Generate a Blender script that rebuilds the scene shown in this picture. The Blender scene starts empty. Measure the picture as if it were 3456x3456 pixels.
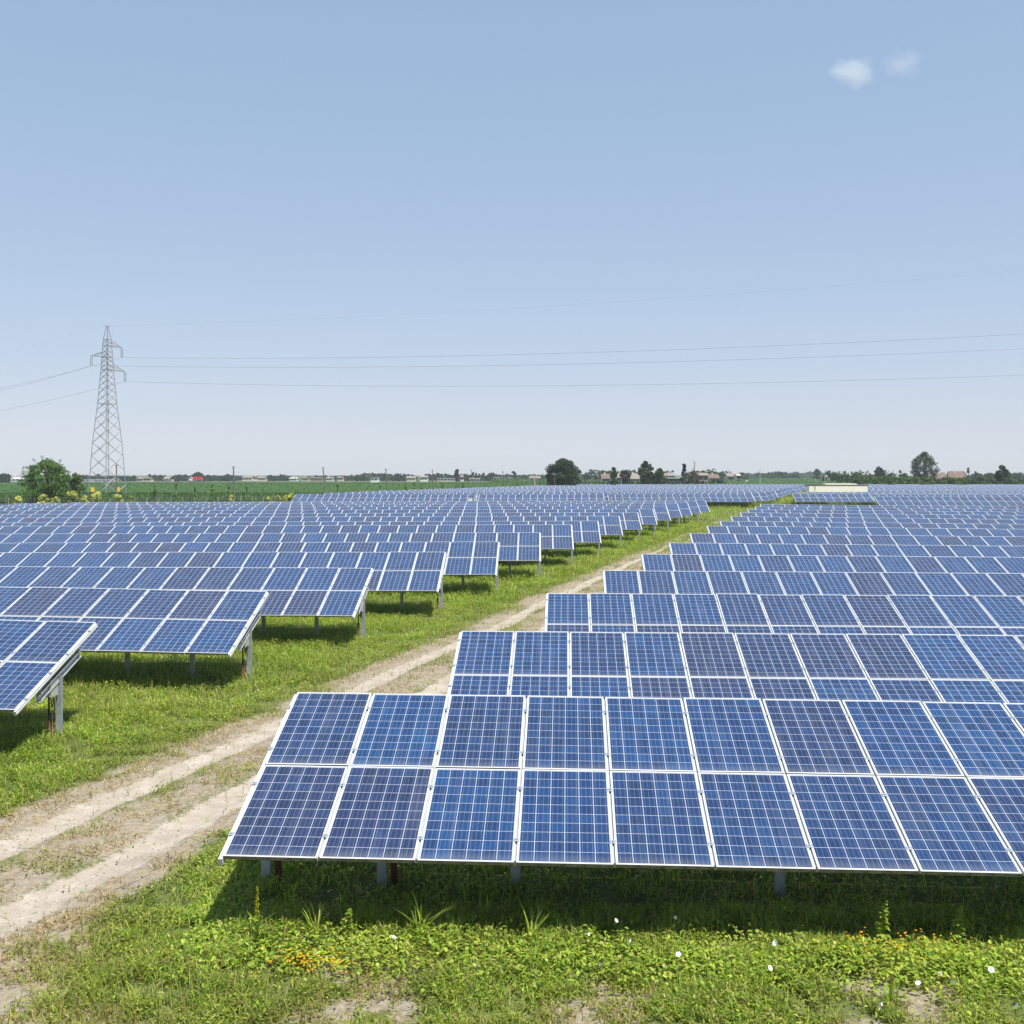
import bpy, math, random
import numpy as np
from mathutils import Matrix, Vector
R = math.radians
C = bpy.context.scene.collection
SC = bpy.context.scene

# ------------------------------------------------------------------ camera, sky, sun, exposure
F, HZ, CX, CH = 3577.0, 1603.0, 1728.0, 4.95      # focal (photo px), horizon row, centre column, eye height
cam = bpy.data.cameras.new("camera")
cam.sensor_width = 36.0
cam.lens = F / 3456.0 * 36.0
cam.shift_y = -(1728.0 - HZ) / 3456.0
cam.clip_start, cam.clip_end = 0.1, 20000.0
camo = bpy.data.objects.new("camera", cam)
camo.location = (0, 0, CH)
camo.rotation_euler = (R(90), 0, 0)
C.objects.link(camo)
SC.camera = camo

SUN = Vector((0.31, -0.32, 1.0)).normalized()      # towards the sun: high, behind the camera and a little right
SUN_EL = math.asin(SUN.z)
SUN_AZ = math.atan2(SUN.x, SUN.y)                  # clockwise from +Y
W = bpy.data.worlds.new("World")
SC.world = W
W.use_nodes = True
wn = W.node_tree
wn.nodes.clear()
sky = wn.nodes.new("ShaderNodeTexSky")
sky.sky_type = 'NISHITA'
sky.sun_disc = False
sky.sun_elevation = SUN_EL
sky.sun_rotation = SUN_AZ
sky.altitude = 0
sky.air_density = 1.0
sky.dust_density = 0.35
sky.ozone_density = 2.0
sep = wn.nodes.new("ShaderNodeSeparateColor"); com = wn.nodes.new("ShaderNodeCombineColor")
wn.links.new(sky.outputs[0], sep.inputs[0])
for i_, (g_, k_) in enumerate(((.46, 1.28), (.36, 1.57), (.30, 2.03))):       # softer, paler gradient: hazy summer air
    p_ = wn.nodes.new("ShaderNodeMath"); p_.operation = 'POWER'; p_.inputs[1].default_value = g_
    m_ = wn.nodes.new("ShaderNodeMath"); m_.operation = 'MULTIPLY'; m_.inputs[1].default_value = k_
    wn.links.new(sep.outputs[i_], p_.inputs[0]); wn.links.new(p_.outputs[0], m_.inputs[0]); wn.links.new(m_.outputs[0], com.inputs[i_])
bg = wn.nodes.new("ShaderNodeBackground")
bg.inputs["Strength"].default_value = 0.15
wo = wn.nodes.new("ShaderNodeOutputWorld")
wn.links.new(com.outputs[0], bg.inputs["Color"])
wn.links.new(bg.outputs[0], wo.inputs["Surface"])
sl = bpy.data.lights.new("sun", 'SUN')
sl.energy = 4.6
sl.angle = R(0.53)
sl.color = (1.0, 0.955, 0.89)
slo = bpy.data.objects.new("sun", sl)
slo.rotation_euler = (-SUN).to_track_quat('-Z', 'Y').to_euler()
slo.location = (30, -30, 90)
C.objects.link(slo)
SC.view_settings.view_transform = 'Standard'
SC.view_settings.look = 'None'
SC.view_settings.exposure = 0.6
SC.view_settings.gamma = 1.0
SC.view_settings.use_curve_mapping = False
SC.cycles.max_bounces = 6
SC.cycles.volume_bounces = 2
SC.cycles.transparent_max_bounces = 8

rng = np.random.default_rng(7)
random.seed(7)

# ------------------------------------------------------------------ helpers
def at(u, v, D):
    """photo pixel at distance D -> world point"""
    return Vector(((u - CX) / F * D, D, CH + (HZ - v) / F * D))

GY = [0, 14, 24, 33, 45, 57, 75, 92, 110, 150, 300, 420, 6000]
GZ = [.02, .02, 0, .05, .15, .25, .33, .40, .35, .33, .38, .52, .52]
def g0(y):
    return np.interp(y, GY, GZ)

def vnoise(x, y, sc, seed=0):
    """smooth value noise 0..1"""
    x = np.asarray(x, float) / sc; y = np.asarray(y, float) / sc
    xi = np.floor(x).astype(np.int64); yi = np.floor(y).astype(np.int64)
    fx = x - xi; fy = y - yi
    fx = fx * fx * (3 - 2 * fx); fy = fy * fy * (3 - 2 * fy)
    def h(a, b):
        n = (a * 374761393 + b * 668265263 + seed * 974634721) & 0x7fffffff
        n = ((n ^ (n >> 13)) * 1274126177) & 0x7fffffff
        return ((n ^ (n >> 16)) & 0xffff) / 65535.0
    return (h(xi, yi) * (1 - fx) + h(xi + 1, yi) * fx) * (1 - fy) + (h(xi, yi + 1) * (1 - fx) + h(xi + 1, yi + 1) * fx) * fy

def fbm(x, y, sc, seed=0):
    return vnoise(x, y, sc, seed) * .55 + vnoise(x, y, sc * .45, seed + 5) * .3 + vnoise(x, y, sc * .2, seed + 9) * .15

TS = 0.305                                        # the track runs away to the right by this much per metre
def ground_z(x, y):
    x = np.asarray(x, float); y = np.asarray(y, float)
    s = x - TS * np.minimum(y, 400)
    near = np.clip((130 - y) / 60, 0, 1)
    z = g0(y) + near * (fbm(x, y, 2.2, 3) - .5) * .10
    rut = np.exp(-((s + 11.0) / .35) ** 2) + np.exp(-((s + 9.2) / .35) ** 2)
    z = z - near * rut * .06
    return z

def tag(o, label=None, cat=None, group=None, kind=None):
    if label: o["label"] = label
    if cat: o["category"] = cat
    if group: o["group"] = group
    if kind: o["kind"] = kind
    return o

def thing(name, label, cat, loc=(0, 0, 0), rz=0.0, group=None):
    o = bpy.data.objects.new(name, None)
    o.empty_display_size = .3
    o.location = loc; o.rotation_euler = (0, 0, rz)
    C.objects.link(o)
    return tag(o, label, cat, group)

def link(name, me, parent=None, loc=None, rot=None):
    o = bpy.data.objects.new(name, me)
    if parent is not None: o.parent = parent
    if loc is not None: o.location = loc
    if rot is not None: o.rotation_euler = rot
    C.objects.link(o)
    return o

class MB:
    """collects boxes, tubes and faces for ONE mesh"""
    def __init__(self): self.v = []; self.f = []; self.m = []
    def face(self, pts, mat=0):
        n = len(self.v); self.v += [tuple(p) for p in pts]; self.f.append(tuple(range(n, n + len(pts)))); self.m.append(mat)
    def box(self, x0, y0, z0, x1, y1, z1, mat=0, M=None):
        p = [(x0, y0, z0), (x1, y0, z0), (x1, y1, z0), (x0, y1, z0), (x0, y0, z1), (x1, y0, z1), (x1, y1, z1), (x0, y1, z1)]
        if M is not None: p = [tuple(M @ Vector(q)) for q in p]
        n = len(self.v); self.v += p
        for q in ((0, 3, 2, 1), (4, 5, 6, 7), (0, 1, 5, 4), (1, 2, 6, 5), (2, 3, 7, 6), (3, 0, 4, 7)):
            self.f.append(tuple(n + i for i in q)); self.m.append(mat)
        return self
    def prism(self, poly, z0, z1, mat=0, M=None):
        k = len(poly); n = len(self.v)
        p = [(a, b, z0) for a, b in poly] + [(a, b, z1) for a, b in poly]
        if M is not None: p = [tuple(M @ Vector(q)) for q in p]
        self.v += p
        self.f.append(tuple(n + i for i in reversed(range(k)))); self.m.append(mat)
        self.f.append(tuple(n + k + i for i in range(k))); self.m.append(mat)
        for i in range(k):
            j = (i + 1) % k
            self.f.append((n + i, n + j, n + k + j, n + k + i)); self.m.append(mat)
        return self
    def tube(self, pts, r, seg=6, mat=0, cap=True):
        pts = [Vector(p) for p in pts]
        rr = r if isinstance(r, (list, tuple)) else [r] * len(pts)
        n0 = len(self.v)
        for i, p in enumerate(pts):
            d = (pts[min(i + 1, len(pts) - 1)] - pts[max(i - 1, 0)])
            if d.length < 1e-9: d = Vector((0, 0, 1))
            d.normalize()
            a = d.cross(Vector((0, 0, 1)) if abs(d.z) < .95 else Vector((1, 0, 0))).normalized()
            b = d.cross(a)
            for k in range(seg):
                t = 2 * math.pi * k / seg
                self.v.append(tuple(p + (a * math.cos(t) + b * math.sin(t)) * rr[i]))
        for i in range(len(pts) - 1):
            for k in range(seg):
                k2 = (k + 1) % seg
                self.f.append((n0 + i * seg + k, n0 + i * seg + k2, n0 + (i + 1) * seg + k2, n0 + (i + 1) * seg + k)); self.m.append(mat)
        if cap:
            self.f.append(tuple(n0 + k for k in range(seg))); self.m.append(mat)
            e = n0 + (len(pts) - 1) * seg
            self.f.append(tuple(e + k for k in reversed(range(seg)))); self.m.append(mat)
        return self
    def mesh(self, name, mats):
        me = bpy.data.meshes.new(name)
        me.from_pydata(self.v, [], self.f)
        for m in (mats if isinstance(mats, (list, tuple)) else [mats]): me.materials.append(m)
        if any(self.m): me.polygons.foreach_set("material_index", self.m)
        me.update()
        return me
    def build(self, name, mats, parent=None, loc=None, rot=None):
        return link(name, self.mesh(name, mats), parent, loc, rot)

def np_mesh(name, V, faces, mats, col=None, uv=None, fattr=None, midx=None):
    """V (n,3); faces: list of (m,k) int arrays; col: per-vertex rgb"""
    me = bpy.data.meshes.new(name)
    V = np.ascontiguousarray(V, dtype=np.float32)
    me.vertices.add(len(V)); me.vertices.foreach_set("co", V.ravel())
    loops = np.concatenate([f.ravel() for f in faces]).astype(np.int32)
    tot = np.concatenate([np.full(len(f), f.shape[1], dtype=np.int32) for f in faces])
    st = np.concatenate([[0], np.cumsum(tot)[:-1]]).astype(np.int32)
    me.loops.add(len(loops)); me.loops.foreach_set("vertex_index", loops)
    me.polygons.add(len(tot)); me.polygons.foreach_set("loop_start", st)
    try: me.polygons.foreach_set("loop_total", tot)
    except Exception: pass
    for m in (mats if isinstance(mats, (list, tuple)) else [mats]): me.materials.append(m)
    if midx is not None: me.polygons.foreach_set("material_index", np.asarray(midx, dtype=np.int32))
    if col is not None:
        a = me.attributes.new("col", 'FLOAT_COLOR', 'POINT')
        c4 = np.ones((len(V), 4), np.float32); c4[:, :3] = col
        a.data.foreach_set("color", c4.ravel())
    if uv is not None:
        l = me.uv_layers.new(name="UVMap")
        l.data.foreach_set("uv", np.ascontiguousarray(uv, dtype=np.float32).ravel())
    if fattr is not None:
        a = me.attributes.new("rnd", 'FLOAT', 'FACE')
        a.data.foreach_set("value", np.asarray(fattr, dtype=np.float32))
    me.update(); me.validate()
    return me

# ------------------------------------------------------------------ materials
class NT:
    def __init__(self, name):
        self.m = bpy.data.materials.new(name); self.m.use_nodes = True
        self.t = self.m.node_tree; self.t.nodes.clear()
        self.out = self.t.nodes.new("ShaderNodeOutputMaterial")
    def n(self, typ, **kw):
        o = self.t.nodes.new(typ)
        for k, v in kw.items():
            if hasattr(o, k): setattr(o, k, v)
        return o
    def l(self, a, b): self.t.links.new(a, b)
    def put(self, sock, v):
        if hasattr(v, "is_linked") or isinstance(v, bpy.types.NodeSocket): self.l(v, sock)
        else: sock.default_value = v
    def math(self, op, a, b=0.0, c=None):
        o = self.n("ShaderNodeMath", operation=op); self.put(o.inputs[0], a); self.put(o.inputs[1], b)
        if c is not None: self.put(o.inputs[2], c)
        return o.outputs[0]
    def mix(self, f, a, b, mode='MIX'):
        o = self.n("ShaderNodeMix", data_type='RGBA', blend_type=mode)
        self.put(o.inputs[0], f)
        self.put(o.inputs[6], a if not isinstance(a, tuple) else (*a, 1)); self.put(o.inputs[7], b if not isinstance(b, tuple) else (*b, 1))
        return o.outputs[2]
    def noise(self, vec, scale, detail=4.0, rough=.6):
        o = self.n("ShaderNodeTexNoise"); o.inputs["Scale"].default_value = scale; o.inputs["Detail"].default_value = detail; o.inputs["Roughness"].default_value = rough
        if vec is not None: self.l(vec, o.inputs["Vector"])
        return o
    def ramp(self, f, stops):
        o = self.n("ShaderNodeValToRGB"); e = o.color_ramp.elements
        while len(e) < len(stops): e.new(.5)
        for i, (p, c) in enumerate(stops): e[i].position = p; e[i].color = (*c, 1) if len(c) == 3 else c
        self.l(f, o.inputs[0]); return o.outputs[0]
    def bsdf(self, col, rough=.6, spec=.5, metal=0.0, normal=None):
        o = self.n("ShaderNodeBsdfPrincipled"); self.put(o.inputs["Base Color"], (*col, 1) if isinstance(col, tuple) else col)
        self.put(o.inputs["Roughness"], rough); o.inputs["Specular IOR Level"].default_value = spec; o.inputs["Metallic"].default_value = metal
        if normal is not None: self.l(normal, o.inputs["Normal"])
        return o.outputs[0]
    def done(self, s): self.l(s, self.out.inputs["Surface"]); return self.m

def plain(name, col, rough=.6, spec=.4, metal=0.0, var=.15, scale=3.0, bump=0.0):
    t = NT(name); tc = t.n("ShaderNodeTexCoord").outputs["Object"]
    ns = t.noise(tc, scale)
    dk = tuple(c * (1 - var) for c in col); lt = tuple(min(1, c * (1 + var)) for c in col)
    c = t.ramp(ns.outputs[0], [(.3, dk), (.7, lt)])
    nm = None
    if bump:
        b = t.n("ShaderNodeBump"); b.inputs["Strength"].default_value = bump; b.inputs["Distance"].default_value = .02
        t.l(ns.outputs[0], b.inputs["Height"]); nm = b.outputs[0]
    return t.done(t.bsdf(c, rough, spec, metal, nm))

def leafmat(name, trans=.35, rough=.55, spec=.25, gain=1.0):
    t = NT(name)
    a = t.n("ShaderNodeAttribute"); a.attribute_name = "col"
    c = a.outputs["Color"]
    if gain != 1.0: c = t.mix(1.0, c, (gain, gain, gain), 'MULTIPLY')
    p = t.bsdf(c, rough, spec)
    tr = t.n("ShaderNodeBsdfTranslucent"); t.l(t.mix(1.0, c, (1.15, 1.25, .55), 'MULTIPLY'), tr.inputs[0])
    m = t.n("ShaderNodeMixShader"); m.inputs[0].default_value = trans
    t.l(p, m.inputs[1]); t.l(tr.outputs[0], m.inputs[2])
    return t.done(m.outputs[0])

def cellmat():
    t = NT("solar_cells")
    uv = t.n("ShaderNodeUVMap").outputs[0]
    sp = t.n("ShaderNodeSeparateXYZ"); t.l(uv, sp.inputs[0])
    oi = t.n("ShaderNodeObjectInfo").outputs["Random"]
    at_ = t.n("ShaderNodeAttribute"); at_.attribute_name = "rnd"
    rnd = t.math('FRACT', t.math('ADD', t.math('MULTIPLY', oi, 7.13), at_.outputs["Fac"]))
    def axis(s, n, mg):
        p = t.math('MULTIPLY', t.math('DIVIDE', t.math('SUBTRACT', s, mg), 1 - 2 * mg), n)
        return p, t.math('FLOOR', p), t.math('FRACT', p)
    px, ix, fx = axis(sp.outputs[0], 6.0, .007)
    py, iy, fy = axis(sp.outputs[1], 10.0, .006)
    def edge(f, w):      # 1 near cell border
        d = t.math('MINIMUM', f, t.math('SUBTRACT', 1.0, f))
        return t.math('LESS_THAN', d, w)
    line = t.math('MAXIMUM', edge(fx, .019), edge(fy, .015))
    outx = t.math('GREATER_THAN', t.math('ABSOLUTE', t.math('SUBTRACT', sp.outputs[0], .5)), .494)
    outy = t.math('GREATER_THAN', t.math('ABSOLUTE', t.math('SUBTRACT', sp.outputs[1], .5)), .495)
    line = t.math('MAXIMUM', line, t.math('MAXIMUM', outx, outy))
    bb = None
    for c in (.17, .5, .83):
        k = t.math('LESS_THAN', t.math('ABSOLUTE', t.math('SUBTRACT', fx, c)), .0085)
        bb = k if bb is None else t.math('MAXIMUM', bb, k)
    cv = t.n("ShaderNodeCombineXYZ"); t.l(ix, cv.inputs[0]); t.l(iy, cv.inputs[1]); t.l(t.math('MULTIPLY', rnd, 97.0), cv.inputs[2])
    wn_ = t.n("ShaderNodeTexWhiteNoise", noise_dimensions='3D'); t.l(cv.outputs[0], wn_.inputs["Vector"])
    cr = wn_.outputs["Value"]
    # panel hue: clear blue to dull violet blue
    wp = t.n("ShaderNodeTexWhiteNoise", noise_dimensions='1D'); t.l(t.math('MULTIPLY', rnd, 531.0), wp.inputs["W"])
    pan = t.ramp(wp.outputs["Value"], [(0.0, (.005, .030, .106)), (.35, (.0042, .0355, .118)), (.7, (.0072, .027, .090)), (1.0, (.0125, .0235, .073))])
    cell = t.ramp(cr, [(0, (.68, .72, .76)), (.3, (.92, .94, .95)), (.72, (1.05, 1.05, 1.05)), (1, (1.1, 1.38, 1.28))])
    col = t.mix(1.0, pan, cell, 'MULTIPLY')
    # crystal grain
    sv = t.n("ShaderNodeVectorMath", operation='MULTIPLY'); t.l(uv, sv.inputs[0]); sv.inputs[1].default_value = (.95, 1.6, 1)
    ad = t.n("ShaderNodeVectorMath", operation='ADD'); t.l(sv.outputs[0], ad.inputs[0])
    cz = t.n("ShaderNodeCombineXYZ"); t.l(t.math('MULTIPLY', rnd, 41.0), cz.inputs[2]); t.l(cz.outputs[0], ad.inputs[1])
    vo = t.n("ShaderNodeTexVoronoi"); vo.inputs["Scale"].default_value = 55; t.l(ad.outputs[0], vo.inputs["Vector"])
    vs = t.n("ShaderNodeSeparateXYZ"); t.l(vo.outputs["Color"], vs.inputs[0])
    col = t.mix(1.0, col, t.ramp(vs.outputs[0], [(0, (.78, .78, .8)), (1, (1.2, 1.2, 1.18))]), 'MULTIPLY')
    # dust film and bird droppings
    dn = t.noise(ad.outputs[0], 2.2, 5)
    col = t.mix(t.math('MULTIPLY', dn.outputs[0], .05), col, (.42, .42, .42))
    col = t.mix(t.math('MULTIPLY', bb, .46), col, (.27, .345, .44))
    col = t.mix(line, col, (.44, .47, .53))
    v2 = t.n("ShaderNodeTexVoronoi"); v2.inputs["Scale"].default_value = 1.7; t.l(ad.outputs[0], v2.inputs["Vector"])
    spn = t.n("ShaderNodeSeparateXYZ"); t.l(v2.outputs["Color"], spn.inputs[0])
    drop = t.math('MULTIPLY', t.math('LESS_THAN', v2.outputs["Distance"], .022), t.math('GREATER_THAN', spn.outputs[1], .88))
    col = t.mix(drop, col, (.75, .74, .70))
    low = t.n("ShaderNodeMapRange"); low.interpolation_type = 'SMOOTHSTEP'; low.inputs[1].default_value = .10; low.inputs[2].default_value = 0.0; t.l(t.math('ADD', sp.outputs[1], t.math('MULTIPLY', t.math('SUBTRACT', dn.outputs[0], .5), .12)), low.inputs[0])
    col = t.mix(t.math('MULTIPLY', low.outputs[0], .16), col, (.34, .33, .30))
    st = t.n("ShaderNodeMapping"); st.inputs["Scale"].default_value = (16, .7, 1); t.l(ad.outputs[0], st.inputs[0])
    sn = t.noise(st.outputs[0], 1.0, 3, .5)
    col = t.mix(t.math('MULTIPLY', t.math('MAXIMUM', t.math('SUBTRACT', sn.outputs[0], .52), 0.0), .30), col, (.40, .41, .42))
    rough = t.math('ADD', .10, t.math('MULTIPLY', dn.outputs[0], .12))
    return t.done(t.bsdf(col, rough, .40))

M_cell = cellmat()
M_rail = plain("aluminium_rail", (.36, .37, .38), .45, .5, 0.0, .1, 4)
M_dirt_shade = plain("weathered_shaded_lower_edge", (.16, .15, .10), .8, .2, 0.0, .5, 9)  # frame's lower front face: dirt, with its shade painted into the dark colour
M_alu = plain("anodised_aluminium_frame", (.50, .51, .52), .42, .5, 0.0, .06, 4)
M_back = plain("white_backsheet", (.50, .51, .52), .6, .3, 0, .05)
M_galv = plain("galvanised_steel", (.33, .36, .38), .5, .6, .3, .16, 9)
M_box = plain("grey_plastic_box", (.42, .42, .38), .6, .4, 0, .06)
M_cable = plain("black_cable", (.015, .015, .016), .6, .4)
M_cond = plain("red_conduit", (.085, .024, .018), .6, .35, 0, .35, 12)
M_pinkc = plain("pink_conduit", (.50, .25, .20), .6, .35, 0, .2, 12)
M_grass = leafmat("grass_leaf", .48)
M_dry = leafmat("dry_stalk", .2, .7, .1)
M_tree = leafmat("tree_leaf", .22, .6, .2)
M_corn = leafmat("corn_leaf", .3, .5, .3)
M_flower = plain("white_petal", (.80, .80, .78), .6, .2, 0, .05)
M_yellow = leafmat("yellow_petal", .3)
M_bark = plain("bark", (.11, .085, .06), .9, .1, 0, .35, 5, .3)
M_wood = plain("grey_wood_pole", (.16, .135, .115), .85, .1, 0, .25, 2)
M_concrete = plain("concrete_pole", (.42, .41, .38), .85, .1, 0, .15, 2)

def groundmat():
    t = NT("ground_soil_and_turf")
    g = t.n("ShaderNodeNewGeometry").outputs["Position"]
    a = t.n("ShaderNodeAttribute"); a.attribute_name = "col"
    sp = t.n("ShaderNodeSeparateColor"); t.l(a.outputs["Color"], sp.inputs[0])
    n1 = t.noise(g, 2.3, 8, .65); n2 = t.noise(g, 14, 6, .7); n3 = t.noise(g, 60, 3, .6)
    n4 = t.noise(g, .35, 5, .6)
    turf = t.ramp(n2.outputs[0], [(.3, (.060, .078, .026)), (.55, (.115, .135, .045)), (.75, (.21, .19, .10))])
    turf = t.mix(t.math('MULTIPLY', n4.outputs[0], .55), turf, (.150, .175, .050))
    dry = t.ramp(n2.outputs[0], [(.28, (.17, .128, .082)), (.5, (.285, .23, .155)), (.72, (.42, .355, .26))])
    dry = t.mix(t.ramp(n1.outputs[0], [(.42, (0, 0, 0)), (.62, (.5, .5, .5))]), dry, (.27, .26, .235))
    rut = t.ramp(n1.outputs[0], [(.25, (.29, .24, .185)), (.5, (.39, .335, .27)), (.72, (.52, .465, .395))])
    rut = t.mix(t.ramp(n3.outputs[0], [(.42, (0, 0, 0)), (.66, (.6, .6, .6))]), rut, (.36, .31, .25))
    def soft(s, k):
        x = t.math('ADD', s, t.math('MULTIPLY', t.math('SUBTRACT', n2.outputs[0], .5), k))
        x = t.math('ADD', x, t.math('MULTIPLY', t.math('SUBTRACT', n1.outputs[0], .5), k))
        o = t.n("ShaderNodeMapRange"); o.interpolation_type = 'SMOOTHSTEP'
        o.inputs[1].default_value = .34; o.inputs[2].default_value = .66; t.l(x, o.inputs[0]); return o.outputs[0]
    c = t.mix(soft(sp.outputs[1], .6), turf, dry)
    c = t.mix(soft(sp.outputs[0], .7), c, rut)
    # far farmland
    c = t.mix(sp.outputs[2], c, t.ramp(n4.outputs[0], [(.35, (.040, .078, .020)), (.65, (.075, .112, .030))]))
    b = t.n("ShaderNodeBump"); b.inputs["Strength"].default_value = .6; b.inputs["Distance"].default_value = .05
    t.l(t.math('ADD', n2.outputs[0], t.math('MULTIPLY', n3.outputs[0], .4)), b.inputs["Height"])
    return t.done(t.bsdf(c, .95, .1, 0, b.outputs[0]))
M_ground = groundmat()

# ------------------------------------------------------------------ ground zones
def zones(x, y):
    """rut, dry (0..1) from real positions"""
    s = x - TS * np.minimum(y, 400) + (fbm(x, y, 3.0, 21) - .5) * .35
    fade = np.clip((y - 42) / 45, 0, 1)
    wob = fbm(x, y, 1.3, 31)
    wid = .25 + .13 * wob
    rut = np.exp(-((s + 11.0) / wid) ** 2) + np.exp(-((s + 9.2) / (wid + .06)) ** 2)
    rut = np.clip(rut * (1.1 - fade * (.35 + .9 * wob)), 0, 1)
    lf = np.exp(-((s + 11.6) / .62) ** 2)
    mid = np.exp(-((s + 10.1) / .85) ** 2)
    wr = .46 + 1.1 * np.clip((12.2 - y) / 1.6, 0, 1)
    rf = np.exp(-((s + 8.62) / wr) ** 2)
    dry = np.clip(np.maximum(np.maximum(lf * .85, mid * .92), rf * .9), 0, 1)
    dry = dry * (.35 + 1.05 * fbm(x, y, 1.1, 41)) * (1 - .35 * fade)
    # bare, trampled patches in the turf, more of them in the foreground
    fine = fbm(x, y, .42, 55)
    fg = np.clip((12.6 - y) / 1.5, 0, 1) * (s > -9)
    fp = np.clip((fbm(x, y, 1.25, 51) * .6 + fine * .4 - .545 + .07 * np.clip((10.4 - y), 0, 1)) * 7, 0, 1) * fg
    fp2 = np.clip((fbm(x, y, 1.6, 52) * .65 + fine * .35 - .60) * 6, 0, 1) * .6
    dry = np.clip(np.maximum(dry, np.maximum(fp * .62, fp2)), 0, 1)
    return rut, dry

def graded(a, b, step, ratio, lim):
    o = [a]
    while o[-1] < b:
        o.append(o[-1] + step)
        if lim is None or o[-1] > lim: step *= ratio
    return o
ss = np.arange(-17, 4.01, .12)
sl_ = []; d = .12; q = -17
while q > -4000: d *= 1.28; q -= d; sl_.append(q)
sr_ = []; d = .12; q = 4
while q < 4000: d *= 1.28; q += d; sr_.append(q)
S = np.concatenate([sl_[::-1], ss, sr_])
yy = [-60, -30, -12, -4, 0, 3, 5.5, 7.4]
yy += list(np.arange(8.2, 32, .12))
d = .12; q = yy[-1]
while q < 9000: d *= 1.045; q += d; yy.append(q)
Y = np.array(yy)
SS, YY = np.meshgrid(S, Y)
XX = SS + TS * np.minimum(YY, 400)
ZZ = ground_z(XX, YY)
rut, dry = zones(XX, YY)
farm = np.clip((YY - 300) / 20, 0, 1) * (YY > 0)
rut = rut * (YY < 105) * (YY > 5); dry = dry * (YY < 112)
ny, nx = SS.shape
idx = np.arange(ny * nx).reshape(ny, nx)
quads = np.stack([idx[:-1, :-1], idx[:-1, 1:], idx[1:, 1:], idx[1:, :-1]], -1).reshape(-1, 4)
gm = np_mesh("ground", np.stack([XX, YY, ZZ], -1).reshape(-1, 3), [quads], M_ground, np.stack([rut, dry, farm], -1).reshape(-1, 3))
gm.polygons.foreach_set("use_smooth", [True] * len(gm.polygons))
tag(link("ground", gm), kind="structure")

# the dirt track: its own sheet a few millimetres above the ground, ragged edges
def track_sheet():
    ys = [8.2]; d = .14
    while ys[-1] < 92:
        ys.append(ys[-1] + d)
        if ys[-1] > 30: d *= 1.02
    ys = np.array(ys); k = 34
    lo = -11.75 + (fbm(ys, ys * 0 + 3, .9, 61) - .5) * .8; hi = -8.55 + (fbm(ys, ys * 0 + 8, .9, 62) - .5) * .8
    t = np.linspace(0, 1, k)[None]
    s = lo[:, None] * (1 - t) + hi[:, None] * t
    yg = np.repeat(ys[:, None], k, 1); x = s + TS * yg
    z = ground_z(x, yg) + .006
    r, dr = zones(x, yg)
    ix = np.arange(len(ys) * k).reshape(len(ys), k)
    qd = np.stack([ix[:-1, :-1], ix[:-1, 1:], ix[1:, 1:], ix[1:, :-1]], -1).reshape(-1, 4)
    me = np_mesh("dirt_track", np.stack([x, yg, z], -1).reshape(-1, 3), [qd], M_ground, np.stack([r, dr, r * 0], -1).reshape(-1, 3))
    me.polygons.foreach_set("use_smooth", [True] * len(me.polygons))
    tag(link("dirt_track", me), kind="structure")
track_sheet()

# ------------------------------------------------------------------ solar arrays
PW, PH, GAP = 1.03, 1.65, .026
TILT = R(19.1)
def panel_meshes():
    x0, x1, y0, y1 = GAP / 2, PW - GAP / 2, .005, PH - .005
    lip, dep = .019, .042
    a, b, c, d_ = x0 + lip, x1 - lip, y0 + lip, y1 - lip
    V = np.array([(a - .004, c - .004, -.004), (b + .004, c - .004, -.004), (b + .004, d_ + .004, -.004), (a - .004, d_ + .004, -.004),
                  (a - .004, c - .004, -.010), (b + .004, c - .004, -.010), (b + .004, d_ + .004, -.010), (a - .004, d_ + .004, -.010)])
    fs = np.array([(0, 1, 2, 3), (4, 7, 6, 5)])
    uv = np.array([(0, 0), (1, 0), (1, 1), (0, 1), (0, 0), (0, 1), (1, 1), (1, 0)], float)
    glass = np_mesh("solar_panel", V, [fs], [M_cell, M_back], uv=uv, fattr=[0, 0], midx=[0, 1])
    m = MB()
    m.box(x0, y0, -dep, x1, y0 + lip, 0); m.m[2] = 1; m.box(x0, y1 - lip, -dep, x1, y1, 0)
    m.box(x0, y0 + lip, -dep, x0 + lip, y1 - lip, 0); m.box(x1 - lip, y0 + lip, -dep, x1, y1 - lip, 0)
    return glass, m.mesh("panel_frame", [M_alu, M_dirt_shade])
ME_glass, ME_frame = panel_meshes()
ME_rail = MB().box(-.019, .06, -.085, .019, 2 * PH - .015, -.030).mesh("mounting_rail", M_rail)
ME_erail = MB().box(-.024, -.035, -.090, .018, 2 * PH - .03, -.012).box(-.034, -.035, -.070, -.024, 2 * PH - .03, -.05).mesh("mounting_rail_end", M_alu)
ME_clamp = MB().box(-.030, -.026, -.002, .030, .026, .005).box(-.009, -.009, .006, .009, .009, .016).mesh("clamp", M_galv)
ME_raft = MB().box(-.032, .78, -.33, -.026, 2.52, -.196).box(-.032, .78, -.202, .030, 2.52, -.196).box(-.032, .78, -.33, .030, 2.52, -.324).mesh("rafter", M_galv)

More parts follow.
